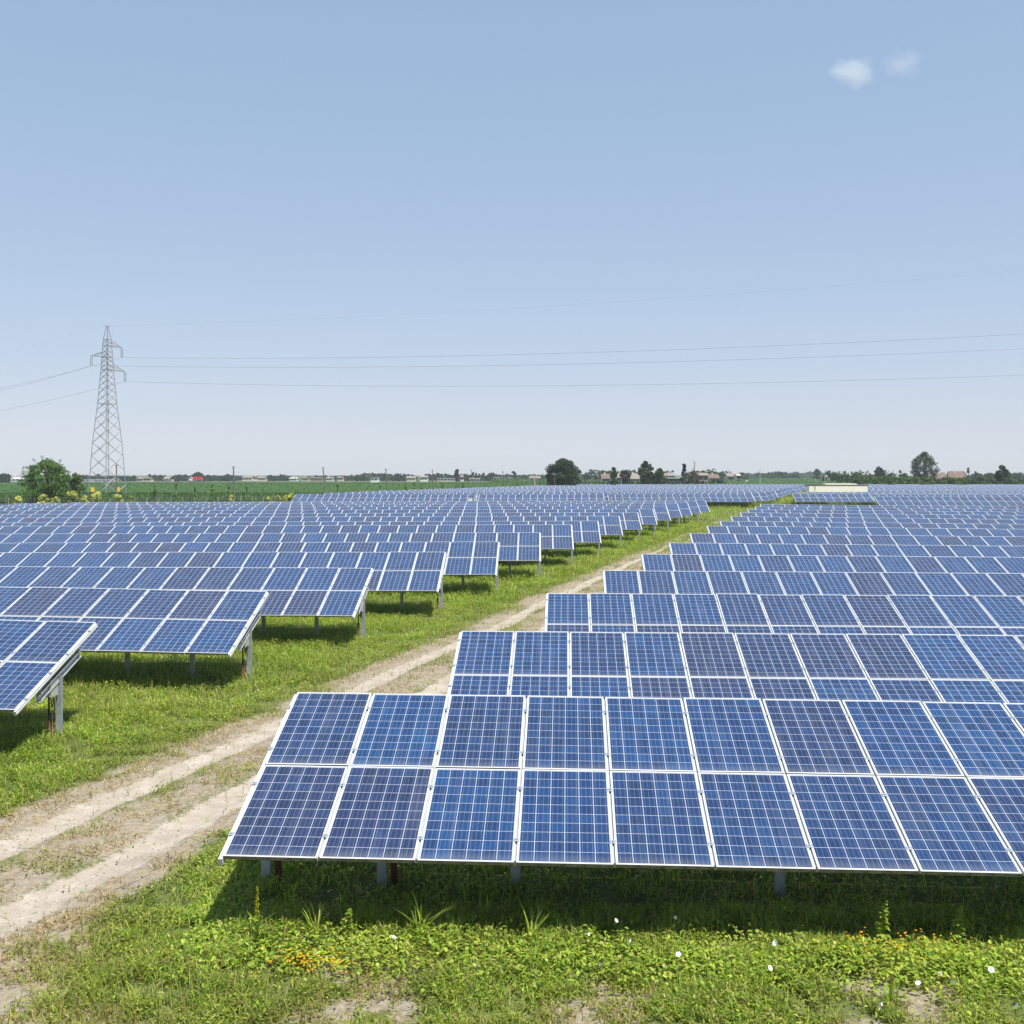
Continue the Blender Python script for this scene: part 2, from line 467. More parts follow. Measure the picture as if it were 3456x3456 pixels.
def multi_panels(n, x0=0.0, skip=0, rows=2, seed=1, extra=None):
    """one mesh of n x 2 framed panels (for far arrays and for what lies past the hundredth panel)"""
    vs = []; fs = []; uv = []; rn = []; mi = []
    r = random.Random(seed)
    def quad(p, m, u=None):
        k = len(vs); vs.extend(p); fs.append((k, k + 1, k + 2, k + 3)); mi.append(m)
        uv.extend(u or [(.5, .5)] * 4); rn.append(r.random())
    def box(a, b, c, d_, e, f, m):
        P = [(a, b, c), (d_, b, c), (d_, e, c), (a, e, c), (a, b, f), (d_, b, f), (d_, e, f), (a, e, f)]
        for q_ in ((0, 3, 2, 1), (4, 5, 6, 7), (0, 1, 5, 4), (1, 2, 6, 5), (2, 3, 7, 6), (3, 0, 4, 7)):
            quad([P[i] for i in q_], m)
    for i in range(n):
        for j in range(rows):
            ax, ay = x0 + i * PW + GAP / 2, j * PH + .005
            bx_, by_ = ax + PW - GAP, ay + PH - .01
            box(ax, ay, -.042, bx_, by_, -.002, 1)
            l = .026
            quad([(ax + l, ay + l, .001), (bx_ - l, ay + l, .001), (bx_ - l, by_ - l, .001), (ax + l, by_ - l, .001)], 0, [(0, 0), (1, 0), (1, 1), (0, 1)])
        box(x0 + i * PW - .019, 0, -.085, x0 + i * PW + .019, 2 * PH - .02, -.03, 1)
    if extra: extra(box)
    return vs, fs, uv, rn, mi

ORD = ["first", "second", "third", "fourth", "fifth", "sixth", "seventh", "eighth", "ninth", "tenth", "eleventh", "twelfth", "thirteenth",
       "fourteenth", "fifteenth", "sixteenth", "seventeenth", "eighteenth", "nineteenth", "twentieth", "twenty-first", "twenty-second", "twenty-third", "twenty-fourth", "twenty-fifth", "twenty-sixth", "twenty-seventh"]

def make_array(label, xe, yt, zt, n, side, yaw, slope, group, detail=2, box=False, posts=True, tilt=TILT, conduit=()):
    """xe,yt,zt: the row end's upper corner (world). side=+1: columns run to +x, -1: to -x."""
    if abs(yt - 14.25) > .3: tilt = tilt + R(.5) * math.sin(yt * 7.3)
    Rm = Matrix.Rotation(-slope, 3, 'Y') @ Matrix.Rotation(tilt, 3, 'X')
    Rw = Matrix.Rotation(yaw, 3, 'Z')
    top = Vector((xe, yt, zt))
    low = top - Rw @ (Rm @ Vector((0, 2 * PH, 0)))
    gz = float(ground_z(low.x, low.y))
    root = thing("solar_array", label, "solar array", (low.x, low.y, gz), yaw, group)
    zb = low.z - gz
    rot = (tilt, -slope, 0)
    base = Vector((0, 0, zb))
    P = lambda a, b, c=0.0: base + Rm @ Vector((a, b, c))
    order = []
    for i in range(n):
        a = i * PW if side > 0 else -(i + 1) * PW
        for j in (1, 0): order.append((a, j))
    own = order[:100]; jr = random.Random(int(yt * 100) + n)
    for a, j in own:
        o = link("solar_panel", ME_glass, root, P(a, j * PH, jr.gauss(0, .0015)), (rot[0] + jr.gauss(0, .0022), rot[1] + jr.gauss(0, .0022), 0))
        if detail >= 1: link("panel_frame", ME_frame, o)
    rest = n - 50
    if rest > 0:
        a0 = 50 * PW if side > 0 else -n * PW
        vs, fs, uv, rn, mi = multi_panels(rest, a0, seed=int(abs(yt) * 10))
        me = np_mesh("solar_panels_beyond", np.array(vs), [np.array(fs)], [M_cell, M_alu], uv=np.array(uv), fattr=rn, midx=mi)
        tag(link("solar_panel", me, root, base, rot), kind="stuff")
    m_ = min(n, 50)
    for i in range(m_ + 1):
        a = side * i * PW
        e = i == 0
        o = link("mounting_rail", ME_erail if e else ME_rail, root, P(a, 0), rot)
        if e and side < 0: o.scale.x = -1
        if detail >= 2:
            for b in (.36, 1.27, 1.98, 2.93):
                link("clamp", ME_clamp, o, (0, b, 0))
    L = n * PW
    xa, xb = (-.03, L) if side > 0 else (-L, .03)
    for b in (.86, 2.42):
        m = MB(); m.box(xa, b - .03, -.192, xb, b - .024, -.088); m.box(xa, b - .024, -.094, xb, b + .03, -.088); m.box(xa, b - .024, -.192, xb, b + .03, -.186)
        m.build("purlin", M_galv, root, base, rot)
    if posts:
        xs = [.02, 1.42, 3.02]
        while xs[-1] < L - 1.0: xs.append(xs[-1] + 3.1)
        for i, q_ in enumerate(xs):
            a = side * q_
            ra = link("rafter", ME_raft, root, P(a, 0), rot)
            t_ = P(a, 1.62, -.25)
            wp = root.location + Rw @ t_
            zg = float(ground_z(wp.x, wp.y)) - gz
            h = t_.z - zg + .25
            m = MB()
            m.box(-.055, -.032, -h, .055, -.026, .0); m.box(-.055, -.026, -h, -.049, .034, .0); m.box(.049, -.026, -h, .055, .034, .0)
            m.box(-.055, .028, -h, -.03, .034, 0); m.box(.03, .028, -h, .055, .034, 0)
            m.build("post", M_galv, root, (t_.x, t_.y, t_.z))
            if i in conduit:
                rr = random.Random(i + int(yt))
                pts = [(t_.x + .13 + .02 * math.sin(k * 1.3), t_.y + .02 * math.cos(k * 1.1), zg - .1 + (t_.z - zg + .05) * k / 6) for k in range(7)]
                MB().tube(pts, .042, 8).build("conduit", M_cond, root)
        if box:
            a = side * xs[0]
            t_ = P(a, 1.62, -.25); wp = root.location + Rw @ t_; zg = float(ground_z(wp.x, wp.y)) - gz
            bx = MB().box(-.16, -.34, -.34, .06, -.06, -.04).box(-.165, -.345, -.05, .065, -.055, -.03).build("junction_box", M_box, root, (t_.x - .05, t_.y, t_.z))
            m = MB()
            for k in range(3):
                m.tube([(t_.x - .12 + .05 * k, t_.y - .2, t_.z - .34), (t_.x - .10 + .05 * k, t_.y - .17, t_.z - .50 - .05 * k), (t_.x - .04, t_.y - .12, t_.z - .40)], .011, 5)
            m.tube([(t_.x - .10, t_.y - .2, t_.z - .34), (t_.x - .12, t_.y - .14, t_.z - .8), (t_.x - .11, t_.y - .10, zg + .5), (t_.x - .11, t_.y - .08, zg)], .016, 6)
            m.build("cable", M_cable, root)
            MB().tube([(t_.x - .12, t_.y - .06, zg - .1), (t_.x - .13, t_.y - .07, zg + .48)], .036, 8).build("conduit", M_pinkc, root)
    return root

YR = R(-2.93)
SPY = 5.95
Rz = [None, -2.97, -2.91, -2.89, -2.84, -2.81, -2.74, -2.68, -2.69, -2.65, -2.61, -2.58, -2.557, -2.53]
Ru = [None, 1556, 1846, 2037, 2166, 2259, 2329, 2386, 2430, 2467, 2498, 2523, 2548, 2565]
GR = "solar arrays in rows right of the dirt track"
GL = "solar arrays in rows left of the dirt track"
Rlab = ["nearest solar array, two tall rows of blue panels above the sunlit flowery grass",
        "second solar array right of the dirt track, just behind the nearest one"]
for k in range(14):
    yt = 14.253 + SPY * k
    if k == 0:
        # bottom corner fitted to the photograph
        c0 = Vector((-3.056, 11.135, -4.003 + CH)); rt = Matrix.Rotation(YR, 3, 'Z') @ Matrix.Rotation(R(.2), 3, 'Y') @ Matrix.Rotation(TILT, 3, 'X') @ Vector((0, 2 * PH, 0))
        tp = c0 + rt; xe, yt, zt, slp = tp.x, tp.y, tp.z, -R(.2)
    else:
        xe, zt, slp = (Ru[k] - CX) / F * yt, Rz[k] + CH, -min(.008, max(0, .002 * (k - 2)))
    n = int((.5 * yt + 3.2 - xe) / PW) + 1
    lab = Rlab[k] if k < 2 else ("last solar array of the near right block, its back to the grass strip" if k == 13 else
          f"{ORD[k]} solar array from the camera on the right side of the dirt track")
    make_array(lab, xe, yt, zt, n, 1, YR, slp, GR, 2 if k < 3 else 1, conduit=(0, 1) if k == 0 else ())

Lz = [-2.95, -2.98, -2.90, -2.83, -2.83, -2.76, -2.66, -2.72, -2.65, -2.63, -2.57, -2.52, -2.51, -2.56, -2.57, -2.62]
Lu = [326, 904, 1258, 1504, 1684, 1823, 1929, 2018, 2089, 2152, 2203, 2248, 2286, 2320, 2350, 2380]
Ln = {14: 66, 15: 65}
for k in range(16):
    yt = 21.2 + SPY * k
    xe = (Lu[k] - CX) / F * yt; zt = Lz[k] + CH
    slp = [-.02, -.014, 0, .003][k] if k < 4 else .004
    yaw = R(-2.6) if k < 3 else R(-1.6)
    n = Ln.get(k, int((.5 * yt + xe) / PW) + 4)
    lab = ["solar array cut off by the left edge, grey post and pink conduit at its end",
           "second solar array left of the dirt track, brown cables hanging below its middle"][k] if k < 2 else (
           "last solar array of the near left block, its left end beside the lattice pylon" if k == 15 else
           f"{ORD[k]} solar array from the camera on the left side of the dirt track")
    make_array(lab, xe, yt, zt, n, -1, yaw, slp, GL, 2 if k < 3 else 1, box=k < 4)

# far blocks: front tables keep their panels as parts
GF = "solar arrays of the far left block"
GG = "solar arrays of the far right block"
for (u0, u1, D, v, lab) in ((1000, 1454, 151, 1667, "front array of the far left block, leftmost, near the yellow shrubs and leaning poles"),
                            (1457, 1614, 149, 1667.5, "short front array of the far left block with a white box on its end"),
                            (1618, 2046, 150, 1668, "front array of the far left block below the big round dark tree"),
                            (2051, 2544, 153, 1667, "front array of the far left block ending at the grassy track")):
    x0, x1 = (u0 - CX) / F * D, (u1 - CX) / F * D
    n = max(2, round((x1 - x0) / PW))
    r_ = make_array(lab, x0, D, CH + (HZ - v) / F * D, n, 1, R(-2.0), 0.0, GF, 1)
    if n < 10:
        MB().box(-.25, -.12, 0, .25, .12, .75).box(-.28, -.15, .75, .28, .15, .80).build("inverter_box", M_flower, r_, (n * PW - .5, -.2, .65))
for (u0, D, v, n, lab) in ((2674, 147, 1666, 50, "front array of the far right block, before the cream cabin"),
                           (2949.5, 134.5, 1675, 24, "front array of the far right block reaching the right edge of the photo")):
    make_array(lab, (u0 - CX) / F * D, D, CH + (HZ - v) / F * D, n, 1, R(-5), 0.0, GG, 1)

# far rows: one mesh each, no parts (a few pixels high)
def far_mesh(n, seed):
    Rt = Matrix.Rotation(TILT, 3, 'X')
    vs, fs, uv, rn, mi = multi_panels(n, 0, seed=seed)
    vs = [tuple(Rt @ Vector(p)) for p in vs]
    k0 = len(vs)
    for i in range(0, int(n * PW / 1.6)):
        a = .1 + i * 1.6; h = 1.7
        for (p, q_) in (((a - .05, 1.5), (a + .05, 1.56)),):
            k = len(vs); z0, z1 = -h, .40
            vs += [(p[0], p[1], z0), (q_[0], p[1], z0), (q_[0], q_[1], z0), (p[0], q_[1], z0), (p[0], p[1], z1), (q_[0], p[1], z1), (q_[0], q_[1], z1), (p[0], q_[1], z1)]
            for f in ((0, 1, 5, 4), (1, 2, 6, 5), (2, 3, 7, 6), (3, 0, 4, 7)):
                fs.append(tuple(k + w for w in f)); mi.append(2); rn.append(0); uv += [(0, 0)] * 4
    return np_mesh("solar_array", np.array(vs), [np.array(fs)], [M_cell, M_alu, M_galv], uv=np.array(uv), fattr=rn, midx=mi)
FM = [far_mesh(63, 100 + i) for i in range(3)]
FS = [far_mesh(36, 200 + i) for i in range(2)]
src = None
def far_row(me, x, y, zt, yaw, label, group):
    o = bpy.data.objects.new("solar_array", me)
    o.location = (x, y - 3.12, zt - 1.08); o.rotation_euler = (0, 0, yaw)
    C.objects.link(o); tag(o, label, "solar array", group)
rr = random.Random(3)
for k in range(1, 24):
    y = 151.5 + SPY * k
    x = -30.0 + .322 * (y - 150)
    far_row(FM[k % 3], x + rr.uniform(-.5, .5), y, CH - 2.62 + .0006 * (y - 150) + rr.uniform(-.04, .04), R(-2) + rr.uniform(-.003, .003),
            f"{ORD[k]} row back in the far left block of solar arrays", GF)
for k in range(0, 26):
    y = 140.6 + SPY * k
    if k == 1: continue
    if k == 0: x, me = 47.3, FS[0]
    else:
        x = 40.8 + .33 * (y - 153); me = FM[k % 3]
        if 166 < y < 186: x = 57.5
    far_row(me, x, y, CH - 2.62 + .0006 * (y - 150) + rr.uniform(-.035, .035), R(-4), f"{ORD[k if k == 0 else k]} row back in the far right block of solar arrays" if k else "row hidden low behind the right-edge array of the far right block", GG)

# ------------------------------------------------------------------ low vegetation
def unit(n, lo=0, hi=1): return rng.uniform(lo, hi, n)
PAL = np.array([(.205, .305, .038), (.300, .395, .048), (.385, .470, .062), (.135, .225, .038), (.45, .46, .13)])
DRY = np.array([(.40, .30, .14), (.33, .22, .10), (.25, .155, .075), (.46, .38, .22), (.26, .24, .08)])

def blades(p, h, w, lean, az, col):
    """p (n,3): thin curved blades, 7 verts each"""
    n = len(p)
    dx = np.cos(az); dy = np.sin(az)
    px, py = -dy, dx
    V = np.zeros((n, 7, 3))
    for k, (t, ww) in enumerate(((0, .7), (.45, 1.0), (.8, .6))):
        off = lean * h * t ** 2; zz = h * (t - .35 * np.clip(lean, 0, 1.6) * t ** 2)
        for sgn, q_ in ((-1, 2 * k), (1, 2 * k + 1)):
            V[:, q_, 0] = p[:, 0] + dx * off + sgn * px * w * ww * .5
            V[:, q_, 1] = p[:, 1] + dy * off + sgn * py * w * ww * .5
            V[:, q_, 2] = p[:, 2] + zz
    V[:, 6, 0] = p[:, 0] + dx * lean * h; V[:, 6, 1] = p[:, 1] + dy * lean * h; V[:, 6, 2] = p[:, 2] + h * (1 - .35 * np.clip(lean, 0, 1.6))
    b = (np.arange(n) * 7)[:, None]
    Q = np.concatenate([b + np.array([0, 1, 3, 2]), b + np.array([2, 3, 5, 4])])
    T = b + np.array([4, 5, 6])
    return V.reshape(-1, 3), Q, T, np.repeat(col, 7, 0)

def leaves(p, L, w, az, pitch, col):
    """ovate leaves folded on the midrib: base, left, right, tip"""
    n = len(p)
    d = np.stack([np.cos(az) * np.cos(pitch), np.sin(az) * np.cos(pitch), np.sin(pitch)], -1)
    sd = np.stack([-np.sin(az), np.cos(az), np.zeros(n)], -1)
    up = np.cross(sd, d) * -1
    V = np.zeros((n, 6, 3))
    V[:, 0] = p
    a = p + d * (L * .38)[:, None]; b_ = p + d * (L * .72)[:, None]
    V[:, 1] = a + sd * (w * .5)[:, None] + np.array([0, 0, 1]) * (w * .12)[:, None]
    V[:, 2] = a - sd * (w * .5)[:, None] + np.array([0, 0, 1]) * (w * .12)[:, None]
    V[:, 3] = b_ + sd * (w * .36)[:, None]
    V[:, 4] = b_ - sd * (w * .36)[:, None]
    V[:, 5] = p + d * L[:, None] - np.array([0, 0, 1]) * (L * .18)[:, None]
    b = (np.arange(n) * 6)[:, None]
    T = np.concatenate([b + np.array([0, 2, 1]), b + np.array([3, 4, 5])])
    Q = b + np.array([1, 2, 4, 3])
    return V.reshape(-1, 3), Q, T, np.repeat(col, 6, 0)

class Veg:
    def __init__(self): self.V = []; self.Q = []; self.T = []; self.c = []; self.n = 0
    def add(self, r):
        V, Q, T, c = r
        self.V.append(V); self.c.append(c)
        if len(Q): self.Q.append(Q + self.n)
        if len(T): self.T.append(T + self.n)
        self.n += len(V)
    def mesh(self, name, mat):
        f = []
        if self.Q: f.append(np.concatenate(self.Q))
        if self.T: f.append(np.concatenate(self.T))
        return np_mesh(name, np.concatenate(self.V), f, mat, np.concatenate(self.c))

def pick(pal, n, jit=.18, w=None):
    i = rng.choice(len(pal), n, p=w)
    return pal[i] * (1 + rng.normal(0, jit, (n, 1))).clip(.5, 1.6) * (1 + rng.normal(0, .05, (n, 3)))

green, straw = Veg(), Veg()
def scatter(n, fx, y0, y1):
    y = y0 + (y1 - y0) * rng.random(n)
    lo, hi = fx(y)
    x = lo + (hi - lo) * rng.random(n)
    keep = rng.random(n) < (hi - lo) / np.max(hi - lo)
    return x[keep], y[keep]

def cover(n, fx, y0, y1, scale, hmul=1.0, broad=.55):
    """mixed turf over an area: n candidates thinned by the soil zones"""
    x, y = scatter(n, fx, y0, y1)
    rut, dry = zones(x, y)
    patch = fbm(x, y, 1.7, 71)
    s = x - TS * y
    bare = np.clip(rut * 1.4, 0, 1)
    kg = rng.random(len(x)) > np.clip(dry * 1.15 + bare, 0, .985)
    clump = fbm(x, y, .34 * scale ** .5, 77)
    kg &= rng.random(len(x)) < np.clip((clump - .30) * 4.2, .10, 1) * (.55 + .8 * patch)
    kd = (~kg) & (clump > .42) & (rng.random(len(x)) < (.22 * (1 - bare) ** 2 * (.25 + dry)))
    x1, y1_ = x[kg], y[kg]
    z = ground_z(x1, y1_)
    n1 = len(x1)
    isb = rng.random(n1) < broad * (.4 + 1.1 * fbm(x1, y1_, .9, 81))
    tone = fbm(x1, y1_, 1.1, 91)[:, None]; big = fbm(x1, y1_, 4.5, 92)[:, None]
    col = pick(PAL, n1, .22, [.24, .30, .20, .14, .12]) * (.66 + .7 * tone)
    old = (rng.random(n1) < .05 + .22 * np.clip(big[:, 0] * 2 - .75, 0, 1))[:, None]
    col = np.where(old, pick(DRY, n1, .2), col) * (.85 + .3 * big)
    dr1 = zones(x1, y1_)[1][:, None]
    col = col * (1 - dr1 * .5) + dr1 * .5 * np.array([.26, .21, .07])
    hl = hmul * (.35 + 1.3 * fbm(x1, y1_, 1.4, 101)) * (1 - .45 * dr1[:, 0])
    b = ~isb; nb = b.sum()
    green.add(blades(np.stack([x1[b], y1_[b], z[b]], -1), unit(nb, .10, .30) * hl[b] * scale ** .45, unit(nb, .006, .014) * scale, unit(nb, .1, 1.1), unit(nb, 0, 6.283), col[b]))
    a = isb; na = a.sum()
    hh = unit(na, .02, .17) * hl[a] * scale ** .3
    green.add(leaves(np.stack([x1[a], y1_[a], z[a] + hh], -1), unit(na, .03, .085) * scale * (.8 + .4 * hl[a]), unit(na, .014, .032) * scale, unit(na, 0, 6.283), unit(na, -.25, .75), col[a]))
    x2, y2 = x[kd], y[kd]; n2 = len(x2)
    if n2:
        straw.add(blades(np.stack([x2, y2, ground_z(x2, y2)], -1), unit(n2, .03, .13) * hmul * scale ** .4, unit(n2, .005, .012) * scale, unit(n2, .5, 2.0), unit(n2, 0, 6.283), pick(DRY, n2, .2)))

half = lambda y: .485 * y + 2.6
# foreground strip
cover(250000, lambda y: (np.maximum(-half(y), -99), half(y)), 9.2, 11.9, .85, .80, .45)
# under the nearest array
cover(42000, lambda y: (-3.6 + 0 * y, half(y)), 11.2, 14.6, 1.1, .75, .5)
# the corridor beside the track
cover(260000, lambda y: (np.maximum(-half(y), -17.4 + TS * y), np.minimum(-6.6 + TS * y, -2.6 + 0 * y + .33 * np.maximum(y - 14.5, 0))), 11.5, 22, .95, .9, .65)
cover(260000, lambda y: (np.maximum(-half(y), -22.5 + TS * y), -6.4 + TS * y), 22, 40, 1.15, 1.0, .6)
cover(120000, lambda y: (np.maximum(-half(y), -20.5 + TS * y), -6.2 + TS * y), 40, 66, 1.7, 1.0, .45)
cover(80000, lambda y: (-19 + TS * y, -6 + TS * y), 66, 98, 2.5, 1.0, .2)
cover(60000, lambda y: (-45 + TS * y, 30 + TS * y), 98, 156, 4.0, 1.1, .2)
cover(9000, lambda y: (-16 + TS * y, -3 + TS * y), 150, 290, 6.5, 1.1, .1)
# rank weeds under the front tables of the far blocks
cover(9000, lambda y: (37.5 + 0 * y, 62 + 0 * y), 145.5, 150.5, 4.0, 4.2, .3)
cover(9000, lambda y: (2 + 0 * y, 35 + 0 * y), 150.5, 155, 4.0, 3.2, .3)
# in front of the left arrays seen from below
cover(36000, lambda y: (-half(y), -14 + TS * y), 15.5, 24, 1.05, 1.0, .4)

# a vivid ridge of bindweed leaves where the shade ends
def ridge(n):
    x = unit(n, -3.4, 8.2)
    yb = 11.02 - .05 * (x + 3) + rng.normal(0, .26, n) - .18
    z = ground_z(x, yb)
    h = unit(n, .02, .20) * (.3 + 1.0 * fbm(x, yb, .8, 121))
    col = pick(PAL, n, .18, [.18, .34, .32, .06, .10]) * 1.08
    green.add(leaves(np.stack([x, yb, z + h], -1), unit(n, .035, .08), unit(n, .018, .042), unit(n, 0, 6.283), unit(n, -.3, .9), col))
ridge(10500)

tag(link("grass", green.mesh("grass", M_grass)), "mixed green grass and broad-leaved weeds covering the ground beside the track", "grass", kind="stuff")
tag(link("dry_grass", straw.mesh("dry_grass", M_dry)), "straw coloured dry grass along the wheel ruts", "dry grass", kind="stuff")

# stones on the ruts
def stones():
    n = 5200
    y = 9.3 + 45 * rng.random(n) ** 1.6
    s = np.where(rng.random(n) < .5, -11.0, -9.2) + rng.normal(0, .26, n)
    x = s + TS * y; z = ground_z(x, y) + .008
    r = unit(n, .004, .013) * (1 + y / 28)
    oc = np.array([(1, 0, 0), (0, 1, 0), (-1, 0, 0), (0, -1, 0), (0, 0, .7), (0, 0, -.5)])
    V = np.stack([x, y, z], -1)[:, None] + oc[None] * (r[:, None, None] * unit(n * 6, .6, 1.2).reshape(n, 6, 1))
    b = (np.arange(n) * 6)[:, None]
    T = np.concatenate([b + np.array(t) for t in ((0, 1, 4), (1, 2, 4), (2, 3, 4), (3, 0, 4))])
    c = np.array([.38, .34, .285]) * unit(n, .6, 1.45)[:, None]
    me = np_mesh("gravel", V.reshape(-1, 3), [T], M_dry, np.repeat(c, 6, 0))
    tag(link("gravel", me), "pale loose gravel scattered along the two wheel ruts", "gravel", kind="stuff")
stones()

# yellow flower patches
def patch(cx, cy, sx, sy, n, label):
    x = rng.normal(cx, sx, n); y = rng.normal(cy, sy, n)
    z = ground_z(x, y) + unit(n, .10, .24)
    v = Veg(); v2 = Veg()
    for k in range(5):
        v.add(leaves(np.stack([x, y, z], -1), unit(n, .011, .018), unit(n, .010, .015), np.full(n, k * 1.2566) + unit(n, 0, .4), unit(n, .05, .6), np.array([[.80, .42, .010]]) * unit(n, .8, 1.15)[:, None]))
    o = link("yellow_flowers", v.mesh("yellow_flowers", M_yellow))
    tag(o, label, "flowers", kind="stuff")
g_at = lambda u, v: ((u - CX) / F * (CH - .12) * F / (v - HZ), (CH - .12) * F / (v - HZ))
a = g_at(1035, 3270); patch(a[0], a[1], .20, .10, 95, "patch of small yellow flowers in the foreground grass left of centre")
a = g_at(3040, 3215); patch(a[0], a[1], .42, .14, 110, "scattered yellow flowers among green weeds at the lower right")

# white bindweed flowers
def flower_mesh():
    m = MB(); r1, r2 = .006, .034
    pts = []
    for k in range(10):
        t = 2 * math.pi * k / 10; rr_ = r2 * (1 if k % 2 == 0 else .9)
        pts.append((rr_ * math.cos(t), rr_ * math.sin(t), .034))
    for k in range(10):
        a_, b_ = pts[k], pts[(k + 1) % 10]
        i1 = (r1 * math.cos(2 * math.pi * k / 10), r1 * math.sin(2 * math.pi * k / 10), 0)
        i2 = (r1 * math.cos(2 * math.pi * (k + 1) / 10), r1 * math.sin(2 * math.pi * (k + 1) / 10), 0)
        m1 = (.45 * a_[0], .45 * a_[1], .024); m2 = (.45 * b_[0], .45 * b_[1], .024)
        m.face([i1, i2, m2, m1]); m.face([m1, m2, b_, a_])
    return m.mesh("white_flower", M_flower)
FMe = flower_mesh()
FL = [(2075, 3110), (2282, 3103), (1989, 3159), (2128, 3180), (2290, 3225), (2024, 3260), (2622, 3186), (2594, 3269), (3178, 3290), (3103, 3325), (3212, 3322), (3342, 3275), (2968, 3408), (2978, 3395), (3427, 3396), (1326, 3171)]
for i, (u, v) in enumerate(FL):
    D = (CH - .27) * F / (v - HZ)
    q_ = at(u, v, D)
    o = link("white_flower", FMe, None, q_, (R(-38 + random.uniform(-25, 25)), R(random.uniform(-25, 25)), random.uniform(0, 6)))
    o.scale = (random.uniform(.72, .95),) * 3
    tag(o, "white bindweed trumpet flower standing above the green weeds in the foreground", "flower", "white bindweed flowers in the foreground weeds")

# single tall weeds
M_stem = plain("green_stem", (.10, .17, .03), .6, .2)
def weed(u, v, label, h, kind, seed):
    r = random.Random(seed)
    D = CH * F / (v - HZ)
    x = (u - CX) / F * D
    z = float(ground_z(x, D))
    root = thing("tall_weed", label, "weed", (x, D, z))
    if kind == 'spike':
        MB().tube([(0, 0, 0), (.01, 0, h * .5), (0, .01, h)], [.007, .005, .002], 6).build("stem", M_stem, root)
        v_ = Veg(); n = 120; t = unit(n)
        zz = h * (.45 + .55 * t); rad = .022 * (1.1 - .7 * t); az = unit(n, 0, 6.283)
        v_.add(leaves(np.stack([np.cos(az) * rad * .3, np.sin(az) * rad * .3, zz], -1), rad * 1.3, rad * .8, az, unit(n, .0, .8), np.array([[.52, .50, .02]]) * unit(n, .7, 1.2)[:, None]))
        link("flower_spike", v_.mesh("flower_spike", M_yellow), root)
        n = 9; nb = 'leaf'
        v_ = Veg(); az = unit(n, 0, 6.283)
        v_.add(blades(np.stack([np.zeros(n), np.zeros(n), unit(n, 0, h * .35)], -1), unit(n, .16, .26), unit(n, .022, .034), unit(n, .9, 1.6), az, pick(PAL, n, .1)))
        link("foliage", v_.mesh("foliage", M_grass), root)
    elif kind == 'tuft':
        n = 16; v_ = Veg(); az = unit(n, 0, 6.283)
        v_.add(blades(np.stack([rng.normal(0, .02, n), rng.normal(0, .02, n), np.zeros(n)], -1), unit(n, .6 * h, h * 1.1), unit(n, .014, .024), unit(n, .15, .85), az, pick(PAL, n, .1, [.1, .3, .4, 0, .2])))
        link("foliage", v_.mesh("foliage", M_grass), root)
    else:
        MB().tube([(0, 0, 0), (.02, 0, h * .5), (.05, .01, h)], [.008, .006, .002], 6).build("stem", M_stem, root)
        v_ = Veg(); n = 70; t = unit(n) ** .8; az = unit(n, 0, 6.283)
        v_.add(leaves(np.stack([.05 * t * t, 0 * t, h * t], -1), .10 * (1.15 - t) + .02, .05 * (1.15 - t) + .012, az, unit(n, -.2, .8), pick(PAL, n, .15, [.2, .4, .3, 0, .1])))
        link("foliage", v_.mesh("foliage", M_grass), root)
weed(868, 3215, "tall weed with a yellow flower spike against the shade under the nearest array", .66, 'spike', 1)
weed(2975, 3225, "tall leafy seeding weed before the dark shade at the lower right", .55, 'leafy', 2)
weed(1070, 3190, "arching grass tuft at the shade edge under the nearest array's left end", .42, 'tuft', 3)
weed(1795, 3200, "arching grass tuft at the shade edge near the centre of the foreground", .50, 'tuft', 4)
weed(440, 3200, "bright arching grass tuft in the open turf at the lower left", .33, 'tuft', 5)
weed(1165, 3190, "pale broad-leaved weed at the shade edge below the nearest array", .34, 'leafy', 6)
weed(3005, 3400, "long pale arching grass blades by white flowers at the bottom right", .30, 'tuft', 7)
weed(1420, 3190, "thin upright grass at the shade edge left of the foreground centre", .52, 'tuft', 8)
weed(3230, 3215, "small leafy weed before the shade near the right edge", .44, 'leafy', 9)

# ------------------------------------------------------------------ trees
TG = np.array([(.040, .078, .018), (.058, .104, .024), (.080, .130, .030), (.030, .060, .018)])
GREY = np.array([(.075, .098, .050), (.100, .122, .066), (.055, .075, .040), (.13, .15, .09)])
DARK = np.array([(.028, .052, .016), (.040, .070, .020), (.055, .088, .026), (.022, .042, .016)])
CONI = np.array([(.016, .034, .018), (.022, .044, .022), (.012, .026, .014)])
LITE = np.array([(.090, .140, .030), (.120, .175, .040), (.070, .115, .026)])
BROWN = np.array([(.085, .060, .045), (.060, .045, .035), (.10, .075, .05)])
YEL = np.array([(.50, .50, .12), (.40, .44, .10), (.62, .58, .18)])

